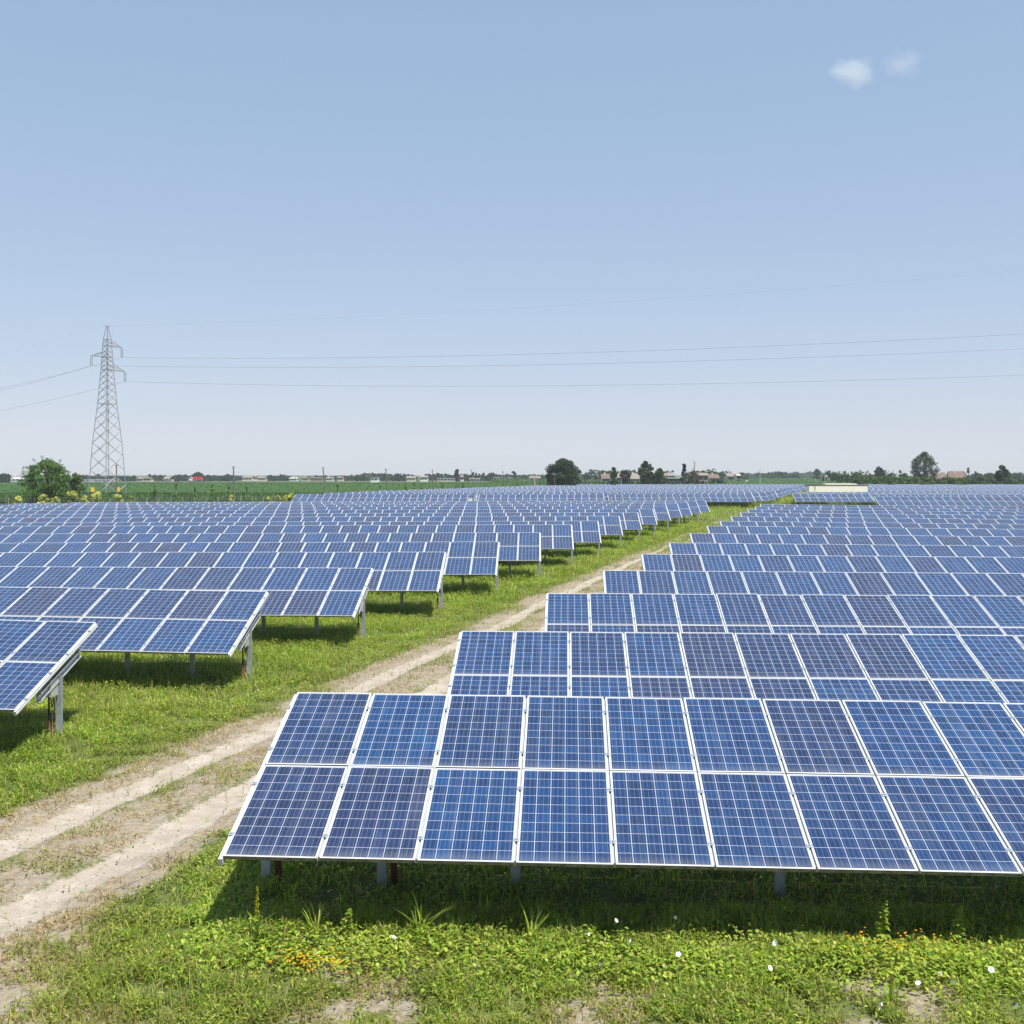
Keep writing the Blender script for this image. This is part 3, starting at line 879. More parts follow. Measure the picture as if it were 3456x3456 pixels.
def crown_np(w, h, z0, n, leaf, pal, seed, shape='round', clumps=26, cr=1.0):
    """leaf quads gathered in clumps; w,h overall width/height, z0 crown base"""
    r = np.random.default_rng(seed)
    cs = []
    for i in range(clumps):
        t = r.random()
        if shape == 'cone': rad = (1 - t) * .95 + .04; zc = t
        elif shape == 'column': rad = .65 * math.sin(math.pi * min(.98, .12 + t * .86)) ** .5; zc = t
        elif shape == 'mound': rad = math.sqrt(max(0, 1 - t * t)); zc = t * .85
        else: rad = math.sqrt(max(.03, 1 - (2 * t - .9) ** 2)); zc = t
        a_ = r.uniform(0, 6.283); q_ = rad * math.sqrt(r.uniform(.15, 1))
        cs.append((math.cos(a_) * q_ * w * .41, math.sin(a_) * q_ * w * .41, z0 + h * (.08 + (.84 if shape != 'mound' else .95) * zc), cr * r.uniform(.10, .20) * (w if shape != 'cone' else w * .8)))
    cs = np.array(cs)
    k = r.integers(0, clumps, n)
    d = r.normal(size=(n, 3)); d /= np.linalg.norm(d, axis=1)[:, None]
    rad = cs[k, 3] * (.35 + .75 * r.random(n) ** .5)
    p = cs[k, :3] + d * rad[:, None] * np.array([1, 1, .8 if shape != 'cone' else .45])
    p[:, 2] = np.clip(p[:, 2], z0 * .6, z0 + h * 1.02)
    nn = d * .7 + r.normal(size=(n, 3)) * .6; nn /= np.linalg.norm(nn, axis=1)[:, None]
    t1 = np.cross(nn, r.normal(size=(n, 3))); t1 /= np.linalg.norm(t1, axis=1)[:, None]
    t2 = np.cross(nn, t1)
    sz = leaf * (.7 + .9 * r.random(n))
    V = np.stack([p - t1 * sz[:, None] * .5, p + t2 * sz[:, None] * .3, p + t1 * sz[:, None] * .5, p - t2 * sz[:, None] * .3], 1)
    ctone = .75 + .5 * r.random(clumps)
    c = pal[r.integers(0, len(pal), n)] * (ctone[k] * (.8 + .4 * r.random(n)))[:, None]
    return V.reshape(-1, 3), (np.arange(n) * 4)[:, None] + np.arange(4)[None], np.repeat(c, 4, 0), cs

def crown_mesh(*a, **k):
    V, Q, c, cs = crown_np(*a, **k)
    return np_mesh("crown", V, [Q], M_tree, c), cs

def tree_at(name, label, cat, u, vtop, D, wpx, pal, seed, n=2600, shape='round', z0f=.18, group=None, clumps=26, leaf=None, trunk=True, bark=None, cr=1.0):
    x = (u - CX) / F * D; zg = float(ground_z(x, D)); H = CH + (HZ - vtop) / F * D - zg; w = wpx / F * D
    root = thing(name, label, cat, (x, D, zg), 0, group)
    me, cs = crown_mesh(w, H * (1 - z0f), H * z0f, n, leaf or max(.13, .0016 * D), pal, seed, shape, clumps, cr)
    link("crown", me, root)
    if trunk:
        m = MB(); r0 = max(.05, H * .022) if w > 1.6 else .03
        m.tube([(0, 0, -.3), (.02 * w, 0, H * .25), (0, .01 * w, H * .55), (0, 0, H * .85)], [r0 * 1.3, r0, r0 * .7, r0 * .2], 7)
        for q_ in (cs[::max(1, len(cs) // 8)] if w > 1.6 else []):
            b0 = (0, 0, max(H * .15, min(H * .6, q_[2] * .55)))
            m.tube([b0, (q_[0] * .5, q_[1] * .5, (b0[2] + q_[2]) * .5), tuple(q_[:3])], [r0 * .5, r0 * .3, r0 * .1], 5)
        m.build("trunk", bark or M_bark, root)
    return root

tree_at("round_tree", "big round dense dark green tree standing alone behind the panels", "tree", 1899, 1549, 265, 132, DARK, 11, 12000, 'round', .08, clumps=90, cr=.75)
tree_at("bushy_tree", "bushy feathery green tree at the left beside the pylon, wisps on top", "tree", 158, 1546, 140, 196, TG * 1.9, 12, 14000, 'round', .0, clumps=150, leaf=.22, cr=.55)
tree_at("bushy_tree", "smaller light green tree tucked between the left bushy tree and the pylon", "tree", 252, 1592, 146, 70, LITE * 1.0, 13, 2600, 'round', .05)
tree_at("tall_tree", "tall open grey-green tree left of a light green bushy one, behind the panels", "tree", 2180, 1554, 300, 62, GREY * .8, 14, 3600, 'round', .22, clumps=50, cr=.7)
tree_at("bushy_tree", "light green bushy tree touching the tall grey-green tree", "tree", 2222, 1577, 298, 52, LITE * .62, 15, 3200, 'round', .06)
tree_at("slender_tree", "slender pointed green tree with leafy top before the pink houses", "tree", 2071, 1575, 280, 28, TG, 16, 1500, 'column', .14)
tree_at("round_tree", "rounded greyish tree like an umbrella between two pale houses", "tree", 2111, 1583, 340, 46, GREY * .75, 17, 2200, 'round', .2)
tree_at("conifer_tree", "dark spiky conifer beside a bare dead tree", "conifer", 2309, 1561, 330, 34, CONI, 18, 3000, 'cone', .06, clumps=40)
tree_at("thorny_bush", "tangled brownish bush at the foot of the dead tree", "bush", 2342, 1588, 336, 42, BROWN, 19, 1700, 'mound', .05)
tree_at("round_tree", "big solitary grey-green tree with airy crown at the right", "tree", 3119, 1520, 330, 104, GREY * .9, 33, 9000, 'round', .03, clumps=170, leaf=.34, cr=.55)
tree_at("bushy_tree", "dark upright bushy tree near the right edge", "tree", 3383, 1570, 310, 54, DARK, 21, 3600, 'round', .02, clumps=30)
tree_at("slender_tree", "ragged palm-like tree rising over the hedge right of the cabin", "tree", 2967, 1574, 420, 32, GREY * .5, 22, 1500, 'round', .3)
tree_at("round_tree", "small round tree alone on the skyline above the cream cabin", "tree", 2758, 1583, 700, 30, DARK, 23, 1400, 'round', .15)
tree_at("dense_tree", "tall dense dark tree above the low sheds left of centre", "tree", 1542, 1582, 640, 22, CONI * 1.2, 24, 1400, 'column', .05)
tree_at("broad_tree", "broad dark crown of trees right behind the red truck", "tree", 672, 1594, 700, 52, DARK * .8, 25, 2200, 'mound', .05)
tree_at("round_tree", "dark rounded tree at the far left edge of the photo", "tree", 14, 1599, 560, 46, DARK * .9, 26, 1500, 'round', .05)
for i, (u, v, w) in enumerate(((286, 1598, 28), (332, 1601, 24), (416, 1605, 16), (505, 1602, 13), (592, 1607, 30), (722, 1600, 6), (765, 1601, 30), (947, 1601, 12), (1205, 1602, 20), (1345, 1597, 22), (1379, 1600, 16),
                               (1569, 1600, 10), (1588, 1594, 8), (1597, 1594, 8), (1606, 1595, 8), (1616, 1595, 8), (1631, 1593, 9), (1652, 1599, 24), (1733, 1590, 24), (2268, 1586, 20), (2137, 1587, 18), (2506, 1594, 14), (3268, 1576, 9), (3292, 1590, 18))):
    nm = "poplar_tree" if w < 11 else "distant_tree"
    tree_at(nm, "small dark pointed tree on the far skyline" if w < 11 else "small dark rounded tree on the far skyline", "tree", u, v, 760 - (i % 5) * 14, w, DARK * .8, 40 + i, 420, 'column' if w < 11 else 'round', .05, "trees scattered along the far skyline", clumps=12)
def wisps():
    x, D = (160 - CX) / F * 140, 140.0; zg = float(ground_z(x, D))
    b = [o for o in C.objects if o.name == "bushy_tree"][0]
    v = Veg()
    for (u, vt) in ((110, 1545), (140, 1538), (160, 1548), (205, 1550), (92, 1572), (222, 1575), (100, 1600)):
        top = at(u, vt, 140); base = Vector((x + (top.x - x) * .6, 140, top.z - 1.3)); n = 46
        t = unit(n)[:, None]
        p = np.array(base)[None] * (1 - t) + np.array(top)[None] * t + rng.normal(0, .16, (n, 3)) * (1.15 - t) - np.array(b.location)[None]
        v.add(leaves(p, unit(n, .2, .34), unit(n, .10, .16), unit(n, 0, 6.28), unit(n, -.6, .8), pick(TG * 1.7, n, .2)))
    link("shoots", v.mesh("shoots", M_tree), b)
wisps()
# dead tree
def dead_tree():
    x, D = (2343 - CX) / F * 332, 332; zg = float(ground_z(x, D)); H = CH + (HZ - 1552) / F * D - zg
    root = thing("dead_tree", "bare dead conifer trunk with thin branches beside the dark conifer", "tree", (x, D, zg))
    MB().tube([(0, 0, -.2), (0, 0, H * .6), (0, 0, H)], [.22, .13, .03], 6).build("trunk", M_bark, root)
    r = random.Random(4)
    m = MB()
    for k in range(26):
        z = H * r.uniform(.3, .95); a_ = r.uniform(0, 6.28); l = (1 - z / H) * 2.6 + .4
        m.tube([(0, 0, z), (math.cos(a_) * l, math.sin(a_) * l, z + .15 * l)], [.05, .012], 4)
    m.build("branch", M_bark, root)
dead_tree()
# saplings along the fence
for i, (u, v, D, w) in enumerate(((520, 1633, 150, 22), (592, 1626, 150, 28), (658, 1641, 152, 12), (714, 1619, 152, 22), (771, 1624, 153, 18), (832, 1632, 155, 20), (1138, 1628, 178, 15), (1177, 1630, 182, 16), (1280, 1622, 200, 13), (1369, 1622, 212, 14),
                                  (1397, 1622, 214, 12), (1421, 1626, 216, 12), (1492, 1627, 224, 10), (1540, 1622, 230, 12), (1561, 1625, 233, 12), (1698, 1620, 252, 9), (1745, 1612, 260, 10), (1778, 1592, 262, 15), (1824, 1612, 266, 10), (1836, 1592, 268, 12), (1847, 1616, 268, 8))):
    tree_at("young_tree", "slim young tree planted along the edge of the cornfield" if D < 260 else "slim young tree near the big round tree", "sapling", u, v, D, w, LITE * 1.8 if i % 2 else TG * 2.0, 80 + i, 420, 'column', .16, "young trees planted along the cornfield edge", clumps=12, leaf=.17)
# yellow-green shrubs near the fence
for i, (u, v, D, w) in enumerate(((62, 1674, 122, 34), (148, 1668, 124, 44), (187, 1672, 124, 32), (246, 1654, 127, 50), (285, 1671, 127, 30), (328, 1659, 128, 44), (396, 1658, 129, 46), (446, 1671, 130, 22), (780, 1672, 140, 18), (905, 1674, 143, 16), (940, 1669, 144, 18), (962, 1670, 144, 18), (982, 1665, 145, 30))):
    tree_at("yellow_shrub", "yellow-green flowering shrub behind the last left panels" + (" near the pylon foot" if 300 < u < 460 else ""), "shrub", u, v - 4, D, w * 1.15, YEL, 120 + i, 1200, 'mound', .0, "yellow-green shrubs behind the left panels", clumps=14, leaf=.16, trunk=True)

# distant woods (one mass each)
def woods(label, segs, pal, n_per=190, name="distant_wood"):
    Vs, Qs, Cs, k = [], [], [], 0
    for j, (u0, u1, vt, D) in enumerate(segs):
        r = random.Random(j + int(u0)); u = u0
        while u < u1:
            DD = D * r.uniform(.94, 1.06)
            x = (u - CX) / F * DD; zg = float(g0(DD)); H = CH + (HZ - vt + 2 + r.uniform(-3, 4)) / F * DD - zg
            w = H * r.uniform(.9, 1.7)
            V, Q, c, _ = crown_np(w, H, 0, n_per, max(.5, .0021 * DD), pal, int(u * 13) % 9999, 'mound', 9)
            Vs.append(V + np.array([x, DD, zg])); Qs.append(Q + k); Cs.append(c); k += len(V)
            u += w / DD * F * r.uniform(.22, .42)
    me = np_mesh(name, np.concatenate(Vs), [np.concatenate(Qs)], M_tree, np.concatenate(Cs))
    tag(link(name, me), label, "woods", kind="stuff")
woods("low bluish tree belt behind the cornfield on the left", [(-60, 30, 1606, 760), (90, 160, 1606, 760), (260, 460, 1611, 800), (505, 560, 1609, 780), (600, 790, 1608, 780), (790, 830, 1612, 900), (895, 980, 1608, 800), (1040, 1160, 1611, 860)], DARK * .95)
woods("tree belt with low roofs on the skyline left of the big round tree", [(1150, 1300, 1607, 840), (1225, 1300, 1600, 800), (1300, 1400, 1604, 800), (1440, 1530, 1601, 800), (1530, 1700, 1606, 820), (1640, 1665, 1600, 800), (1700, 1880, 1605, 860)], DARK * .95)
woods("dark green wood filling the skyline right of the big round tree", [(1940, 2060, 1588, 620), (2060, 2140, 1591, 640), (2140, 2260, 1596, 700), (2320, 2460, 1592, 640), (2370, 2440, 1587, 620), (2460, 2520, 1600, 720)], DARK)
woods("blue hazy wood on the horizon above the cream cabin", [(2510, 2570, 1604, 1300), (2560, 2690, 1597, 900), (2670, 2760, 1599, 1500), (2770, 2830, 1599, 1600)], DARK)
woods("green hedge wood right of the cream cabin", [(2800, 3070, 1594, 470), (2840, 3060, 1604, 400)], TG * .75, 160)
woods("far tree belt behind the red-roofed houses at the right edge", [(3250, 3460, 1599, 720), (3160, 3260, 1603, 760), (3300, 3560, 1600, 600)], DARK)
woods("bright green low scrub along the back of the panels at the right", [(2900, 3330, 1612, 310), (2960, 3300, 1617, 304), (3330, 3560, 1618, 312), (2880, 3000, 1616, 306)], LITE * .8, 240, "roadside_scrub")
woods("low grey-green scrub behind the centre panels", [(2290, 2440, 1622, 345), (2180, 2290, 1626, 320), (1960, 2180, 1627, 325)], TG * .9, 130, "field_scrub")

# ------------------------------------------------------------------ cornfield
def corn():
    v = Veg(); n = 120000
    # left field: beyond the fence and the slanting edge of the far block
    def sample(n, x0, x1, y0, y1, pw):
        y = y0 + (y1 - y0) * rng.random(n) ** pw; x = x0 + (x1 - x0) * rng.random(n)
        return x, y
    x, y = sample(n * 2, -150, 40, 150, 385, 1.5)
    k = (x < -36 + .322 * (y - 150)) & (np.abs(x) < .5 * y + 6)
    x, y = x[k], y[k]; m = len(x)
    z = ground_z(x, y) + unit(m, .35, 1.75)
    tone = (.75 + .55 * fbm(x, y, 14, 141))[:, None]
    sc = y / 200
    v.add(blades(np.stack([x, y, z - .35], -1), unit(m, .5, 1.0), unit(m, .08, .14) * sc, unit(m, .4, 1.3), unit(m, 0, 6.283), pick(np.array([(.045, .105, .020), (.062, .130, .025), (.033, .080, .018), (.085, .15, .035)]), m, .15) * tone))
    # right-hand field behind the far blocks
    n2 = 60000
    y = 306 + 560 * rng.random(n2) ** 1.6; x = rng.uniform(-.02, .5, n2) * y
    m = n2; z = ground_z(x, y) + unit(m, .7, 1.75); sc = y / 200
    tone = (.75 + .55 * fbm(x, y, 20, 142))[:, None]
    v.add(blades(np.stack([x, y, z - .35], -1), unit(m, .5, .9) * sc ** .4, unit(m, .07, .11) * sc, unit(m, .4, 1.3), unit(m, 0, 6.283), pick(np.array([(.055, .115, .024), (.075, .14, .03), (.040, .090, .020)]), m, .15) * tone))
    o = link("corn_leaves", v.mesh("cornfield", M_corn))
    o.name = "cornfield"
    tag(o, "dark green cornfield stretching behind the panels to the far houses", "cornfield", kind="stuff")
    # the closed body of stalks under the leaf tips
    t = NT("corn_mass"); g = t.n("ShaderNodeNewGeometry").outputs["Position"]
    ns = t.noise(g, .9, 6, .7); n2_ = t.noise(g, .05, 3)
    c = t.mix(n2_.outputs[0], t.ramp(ns.outputs[0], [(.3, (.022, .055, .012)), (.7, (.060, .120, .026))]), (.048, .105, .024))
    b = t.n("ShaderNodeBump"); b.inputs["Strength"].default_value = 1; b.inputs["Distance"].default_value = .5; t.l(ns.outputs[0], b.inputs["Height"])
    mt = t.done(t.bsdf(c, .8, .15, 0, b.outputs[0]))
    def slab(poly, name):
        mb = MB()
        mb.prism(poly, -.3, 1.72)
        o_ = mb.build(name, mt, o, (0, 0, .38)); tag(o_, kind="stuff"); return o_
    slab([(-260, 172), (-31, 172), (-36 + .322 * 148, 300), (-36 + .322 * 235, 385), (-260, 385)], "stalks")
    slab([(44, 305), (155, 305), (470, 880), (44, 880)], "stalks")
corn()

# wire fence beyond the last left row
def fence():
    root = thing("wire_fence", "wire mesh fence on thin pale posts before the cornfield", "fence", (-80, 131, .3))
    pm = MB().box(-.022, -.022, 0, .022, .022, 1.65).box(-.026, -.026, 1.65, .026, .026, 1.68).mesh("post", M_concrete)
    A, B_, E = Vector((-82, 130, .3)), Vector((-33, 147.5, .3)), Vector((14, 296, .4))
    pts = []
    n1 = 34
    for i in range(n1): pts.append(A.lerp(B_, i / n1))
    n2 = 56
    for i in range(n2 + 1): pts.append(B_.lerp(E, i / n2))
    for p in pts: link("post", pm, root, p - Vector((-80, 131, .3)))
    m = MB()
    for z in (.25, .6, .95, 1.3, 1.6):
        for a_, b_ in ((A, B_), (B_, E)):
            o_ = Vector((80, -131, -.3 + z))
            m.tube([a_ + o_, b_ + o_], .006, 4)
    for a_, b_, k in ((A, B_, 400), (B_, E, 500)):
        for i in range(k):
            p = a_.lerp(b_, i / k) - Vector((-80, 131, .3)); m.tube([p + Vector((0, 0, .1)), p + Vector((0, 0, 1.6))], .002, 3, cap=False)
    m.build("wire_mesh", M_galv, root)
fence()

# ------------------------------------------------------------------ poles
def pole(u, vtop, ub, D, mat, label, name="utility_pole", r=.11, cross=False):
    x = (ub - CX) / F * D; zg = float(ground_z(x, D)); H = CH + (HZ - vtop) / F * D - zg
    dx = (u - ub) / F * D
    root = thing(name, label, "pole", (x, D, zg), 0, "poles along the field edge")
    MB().tube([(0, 0, -.4), (dx * .5, 0, H * .5), (dx, 0, H)], [r * 1.2, r, r * .75], 8).build("shaft", mat, root)
    m = MB()
    if cross: m.box(dx - .5, -.05, H - .35, dx + .5, .05, H - .25)
    for k in (-1, 1): m.tube([(dx + k * (.4 if cross else .12), 0, H - .25), (dx + k * (.4 if cross else .12), 0, H + .02)], .045, 6)
    m.build("insulator", M_concrete, root)
pole(393, 1568, 393, 156, M_wood, "slim brown pole in front of the pylon's right legs")
pole(788, 1574, 791, 150, M_wood, "tall leaning wooden pole, tallest before the cornfield left of centre")
pole(1090, 1577, 1101, 175, M_wood, "wooden pole leaning left behind the front far left array")
pole(1302, 1582, 1309, 202, M_wood, "wooden pole leaning left, third along the field edge")
pole(1459, 1585, 1463, 232, M_wood, "thin wooden pole below the low sheds left of centre", r=.09)
pole(1590, 1585, 1601, 240, M_wood, "thin pole against the row of pointed trees", r=.08)
pole(1697, 1590, 1703, 250, M_wood, "thin wooden pole left of the pale concrete pole", r=.09)
pole(1804, 1599, 1804, 258, M_concrete, "short pale concrete pole left of the big round tree", r=.14)
pole(1872, 1597, 1873, 262, M_wood, "dark pole against the big round tree", r=.09, cross=True)
pole(2311, 1592, 2312, 318, M_wood, "grey pole before the dark conifer", r=.12)
pole(2309, 1592, 2300, 318.5, M_wood, "slanting stay pole leaning on the grey pole before the conifer", r=.10)
pole(2376, 1603, 2376, 330, M_wood, "pale pole before the brick house", r=.12)
pole(2565, 1587, 2565, 330, M_concrete, "tall thin pole standing alone in the field left of the cabin", r=.13)
pole(2535, 1599, 2535, 420, M_wood, "small thin pole in the field, left of the tall thin one", r=.12)
pole(2785, 1586, 2785, 420, M_wood, "thin dark pole rising above the cream cabin", r=.12)
pole(3014, 1586, 3014, 330, M_concrete, "thin pale pole standing in the right hedge", r=.10)
pole(1994, 1618, 1994, 292, M_concrete, "short white post left of the slender tree", r=.07)
pole(2097, 1618, 2097, 292, M_concrete, "short white post right of the slender tree", r=.07)

# ------------------------------------------------------------------ lattice pylon
M_lat = plain("pylon_steel", (.25, .265, .285), .55, .5, .2, .12, .6)
M_sign = plain("yellow_sign", (.85, .56, .01), .5, .4, 0, .05)
M_ins = plain("glass_insulator", (.22, .27, .27), .25, .6, 0, .1)
PD = 170.0
PX = (362 - CX) / F * PD
def pylon():
    zg = float(ground_z(PX, PD))
    root = thing("lattice_pylon", "tall grey lattice power pylon with three arms rising over the left panels", "pylon", (PX, PD, zg), R(62))
    Z = lambda v: CH + (HZ - v) / F * PD - zg
    crop = lambda y: 1050 + y / 2.971
    px = PD / F / 2.971
    # (crop row, full diagonal width in crop px)
    lv = [(1960, 336), (1860, 332), (1650, 300), (1340, 256), (1120, 208), (930, 165), (585, 108), (465, 92), (345, 78), (285, 70), (145, 6)]
    levels = [(Z(crop(y)), w * px / 2 / 1.29) for y, w in lv]     # corner radius-ish (rotated square)
    levels[0] = (-.2, levels[0][1])
    cor = lambda hw: [(-hw, -hw), (hw, -hw), (hw, hw), (-hw, hw)]
    legs = []
    def P(k, z):
        zs = [l[0] for l in levels]; ws = [l[1] for l in levels]
        w = float(np.interp(z, zs, ws)); c = cor(w)[k]; return Vector((c[0], c[1], z))
    for k in range(4):
        pts = [P(k, z) for z, _ in levels]
        MB().tube(pts, .075, 4).build("leg", M_lat, root)
    zt = levels[-2][0]
    m = MB(); z = .4; i = 0
    while z < zt - .3:
        w = float(np.interp(z, [l[0] for l in levels], [l[1] for l in levels]))
        dz = max(.75, w * 1.25)
        z2 = min(z + dz, zt)
        for k in range(4):
            k2 = (k + 1) % 4
            m.tube([P(k, z), P(k2, z2)], .045, 4, cap=False)
            if True: m.tube([P(k2, z), P(k, z2)], .030, 4, cap=False)
        z = z2; i += 1
    for y in (930, 585, 465, 345, 285, 1650):
        zz = Z(crop(y))
        for k in range(4): m.tube([P(k, zz), P((k + 1) % 4, zz)], .035, 4, cap=False)
    m.build("bracing", M_lat, root)
    # arms reach along the world's x axis (roughly across the line): convert from world to local
    rl = Matrix.Rotation(-R(62), 3, 'Z')
    ends = {}
    arm_dir = Vector((.93, .36, 0)).normalized()
    for nm, tip_x, tip_y, up_y, lo_y in (("a", 1222 - 1074, 360, 288, 345), ("b", 915 - 1074, 450, 408, 462), ("c", 1252 - 1074, 600, 525, 586)):
        L = tip_x * px / (arm_dir.x + .382 * arm_dir.y)
        tip = rl @ (arm_dir * L) + Vector((0, 0, Z(crop(tip_y))))
        m = MB()
        sgn = 1 if tip_x > 0 else -1
        zl, zu = Z(crop(lo_y)), Z(crop(up_y))
        ks = sorted(range(4), key=lambda k: -sgn * (rl.inverted() @ P(k, zl)).dot(arm_dir))[:2]
        for k in ks:
            for zz, r_ in ((zl, .045), (zu, .040)):
                m.tube([P(k, zz), tip], r_, 4)
            for t in (.25, .5, .75):
                m.tube([P(k, zl).lerp(tip, t), P(k, zu).lerp(tip, max(0, t - .2))], .02, 4, cap=False)
        m.build("crossarm", M_lat, root)
        ins = MB(); q_ = [(tip.x, tip.y, tip.z - .1)]
        Li = 100 * px
        for s_ in (-.13, .13):
            o_ = rl @ (arm_dir * s_)
            pts, rs = [], []
            for j in range(25):
                pts.append((tip.x + o_.x, tip.y + o_.y, tip.z - .15 - (Li - .25) * j / 24)); rs.append(.075 if j % 2 else .03)
            ins.tube(pts, rs, 8)
        ins.tube([tip, tip - Vector((0, 0, .18))], .05, 5); ins.tube([tip - Vector((0, 0, Li - .12)), tip - Vector((0, 0, Li))], .06, 5)
        ins.tube([tip + rl @ (arm_dir * -.16) - Vector((0, 0, .15)), tip + rl @ (arm_dir * .16) - Vector((0, 0, .15))], .03, 5)
        ins.tube([tip + rl @ (arm_dir * -.16) - Vector((0, 0, Li - .1)), tip + rl @ (arm_dir * .16) - Vector((0, 0, Li - .1))], .03, 5)
        ins.build("insulator", M_ins, root)
        ends[nm] = Matrix.Translation(root.location) @ Matrix.Rotation(R(62), 4, 'Z') @ (tip - Vector((0, 0, Li)))
    MB().tube([tuple(rl @ Vector((-.45, 0, 0)) + Vector((0, 0, levels[-1][0] - .1))), (0, 0, levels[-1][0]), tuple(rl @ Vector((.45, 0, 0)) + Vector((0, 0, levels[-1][0] - .1)))], .04, 5).build("peak_bar", M_lat, root)
    for cx_, cy_ in ((965, 1790), (1215, 1788)):
        x_ = (cx_ - 1074) * px; zz = Z(crop(cy_))
        p = rl @ Vector((x_, -1.6, 0)) + Vector((0, 0, zz))
        o = MB().box(-.27, -.02, -.33, .27, .02, .33).box(-.30, .021, -.36, .30, .05, .36).build("warning_sign", M_sign, root, p, (0, 0, -R(62)))
    # ladder-like pair of rails inside
    m = MB()
    for s_ in (-.24, .24):
        m.tube([(s_, 0, .2), (s_, 0, Z(crop(930)))], .03, 4)
    z = .5
    while z < Z(crop(930)): m.tube([(-.24, 0, z), (.24, 0, z)], .02, 4, cap=False); z += .95
    m.build("ladder", M_lat, root)
    ends["top"] = Vector((PX, PD, zg + levels[-1][0]))
    return ends
ends = pylon()
M_wire = plain("steel_wire", (.30, .31, .33), .5, .4, .3, .05)
def wire(p, v_right, v_left, label, r=.017):
    """right: through the right frame edge at D=116; left: through the left frame edge at D=205"""
    q_ = at(3456, v_right, 116.0); l_ = at(0, v_left, 205.0)
    m = MB(); pts = []
    # parabola from the pylon through q_, span 1.9x, sag s
    d = q_ - p; n = 40; T = 1.75; sag = 3.0
    for i in range(n + 1):
        t = T * i / n
        b = p + d * t
        c = sag * 4 * ((t - T / 2) ** 2 / (T / 2) ** 2 - 1) / 4
        c1 = sag * ((1 - T / 2) ** 2 / (T / 2) ** 2 - 1)
        pts.append(b + Vector((0, 0, sag * ((t - T / 2) ** 2 / (T / 2) ** 2 - 1) - c1 * t)))
    m.tube(pts, r, 4)
    d = l_ - p; pts = []; T = 3.0; sag = 2.0
    c1 = sag * ((1 - T / 2) ** 2 / (T / 2) ** 2 - 1)
    for i in range(25):
        t = T * i / 24
        pts.append(p + d * t + Vector((0, 0, sag * ((t - T / 2) ** 2 / (T / 2) ** 2 - 1) - c1 * t)))
    m.tube(pts, r, 4)
    o = m.build("power_line", M_wire)
    tag(o, label, "power line", "power lines strung from the pylon")
wire(ends["a"], 1127, 1311, "power line hanging from the pylon's upper right arm")
wire(ends["b"], 1177, 1318, "power line hanging from the pylon's left arm")
wire(ends["c"], 1266, 1386, "power line hanging from the pylon's lower right arm, lowest wire")
wire(ends["top"], 912, 1191, "faint thin earth wire from the pylon's peak, highest wire", .007)

# ------------------------------------------------------------------ cream cabin
def cabin():
    D = 170.0; x0, x1 = (2731 - CX) / F * D, (2924 - CX) / F * D
    M_w = plain("cream_render", (.93, .88, .73), .8, .2, 0, .02, 1.5); M_r = plain("dark_roof_edge", (.10, .085, .07), .8, .2)
    M_d = plain("grey_door", (.45, .49, .52), .5, .4); M_v = plain("dark_vent", (.16, .15, .13), .6, .3)
    zg = float(ground_z(x0, D)); H = CH + (HZ - 1639) / F * D - zg
    root = thing("cabin", "low cream transformer cabin with flat roof among the far right panels", "cabin", (x0, D, zg), R(-4))
    Wd = x1 - x0
    MB().box(0, 0, -.2, Wd, 3.2, H).build("wall", M_w, root)
    r_ = MB().box(-.10, -.03, H, Wd + .10, 3.3, H + .14).build("roof", M_r, root)
    MB().box(2.6, .3, H + .14, 7.6, 2.9, H + .32).build("roof_cover", M_w, r_)
    d_ = MB().box(6.0, -.05, -.1, 7.1, .0, 1.75).box(6.05, -.08, .05, 6.53, -.05, 1.68).box(6.57, -.08, .05, 7.05, -.05, 1.68).build("door", M_d, root)
    MB().box(6.48, -.13, .85, 6.62, -.08, .95).build("handle", M_r, d_)
    for a_ in (3.9, 4.55):
        m = MB()
        for k in range(4): m.box(a_, -.04, 1.72 - .11 * k, a_ + .5, 0, 1.78 - .11 * k)
        m.build("vent", M_v, root)
    MB().box(-.04, .5, -.1, 0, 1.5, 1.7).build("side_door", M_d, root)
    m = MB(); m.tube([(.95, -.1, H + .2), (.95, -.1, H + 1.25)], .05, 6); m.box(.85, -.25, H + .7, 1.05, 0, H + 1.1); m.tube([(.95, -.1, H), (.95, -.1, H - .7)], .04, 5)
    m.build("antenna", M_galv, root)
    return root
cabin()
def field_lamp(u, v, D, label):
    x = (u - CX) / F * D; zg = float(ground_z(x, D)); H = CH + (HZ - v) / F * D - zg
    root = thing("lamp_post", label, "lamp post", (x, D, zg))
    MB().tube([(0, 0, -.2), (0, 0, H)], [.09, .06], 7).build("shaft", M_concrete, root)
    MB().tube([(-.1, 0, H), (.6, 0, H + .12)], [.05, .12], 7).build("lamp_head", M_flower, root)
field_lamp(2784, 1608, 260, "white-headed lamp post behind the cream cabin")
field_lamp(2517, 1624, 280, "small white camera post at the back of the far left panels")

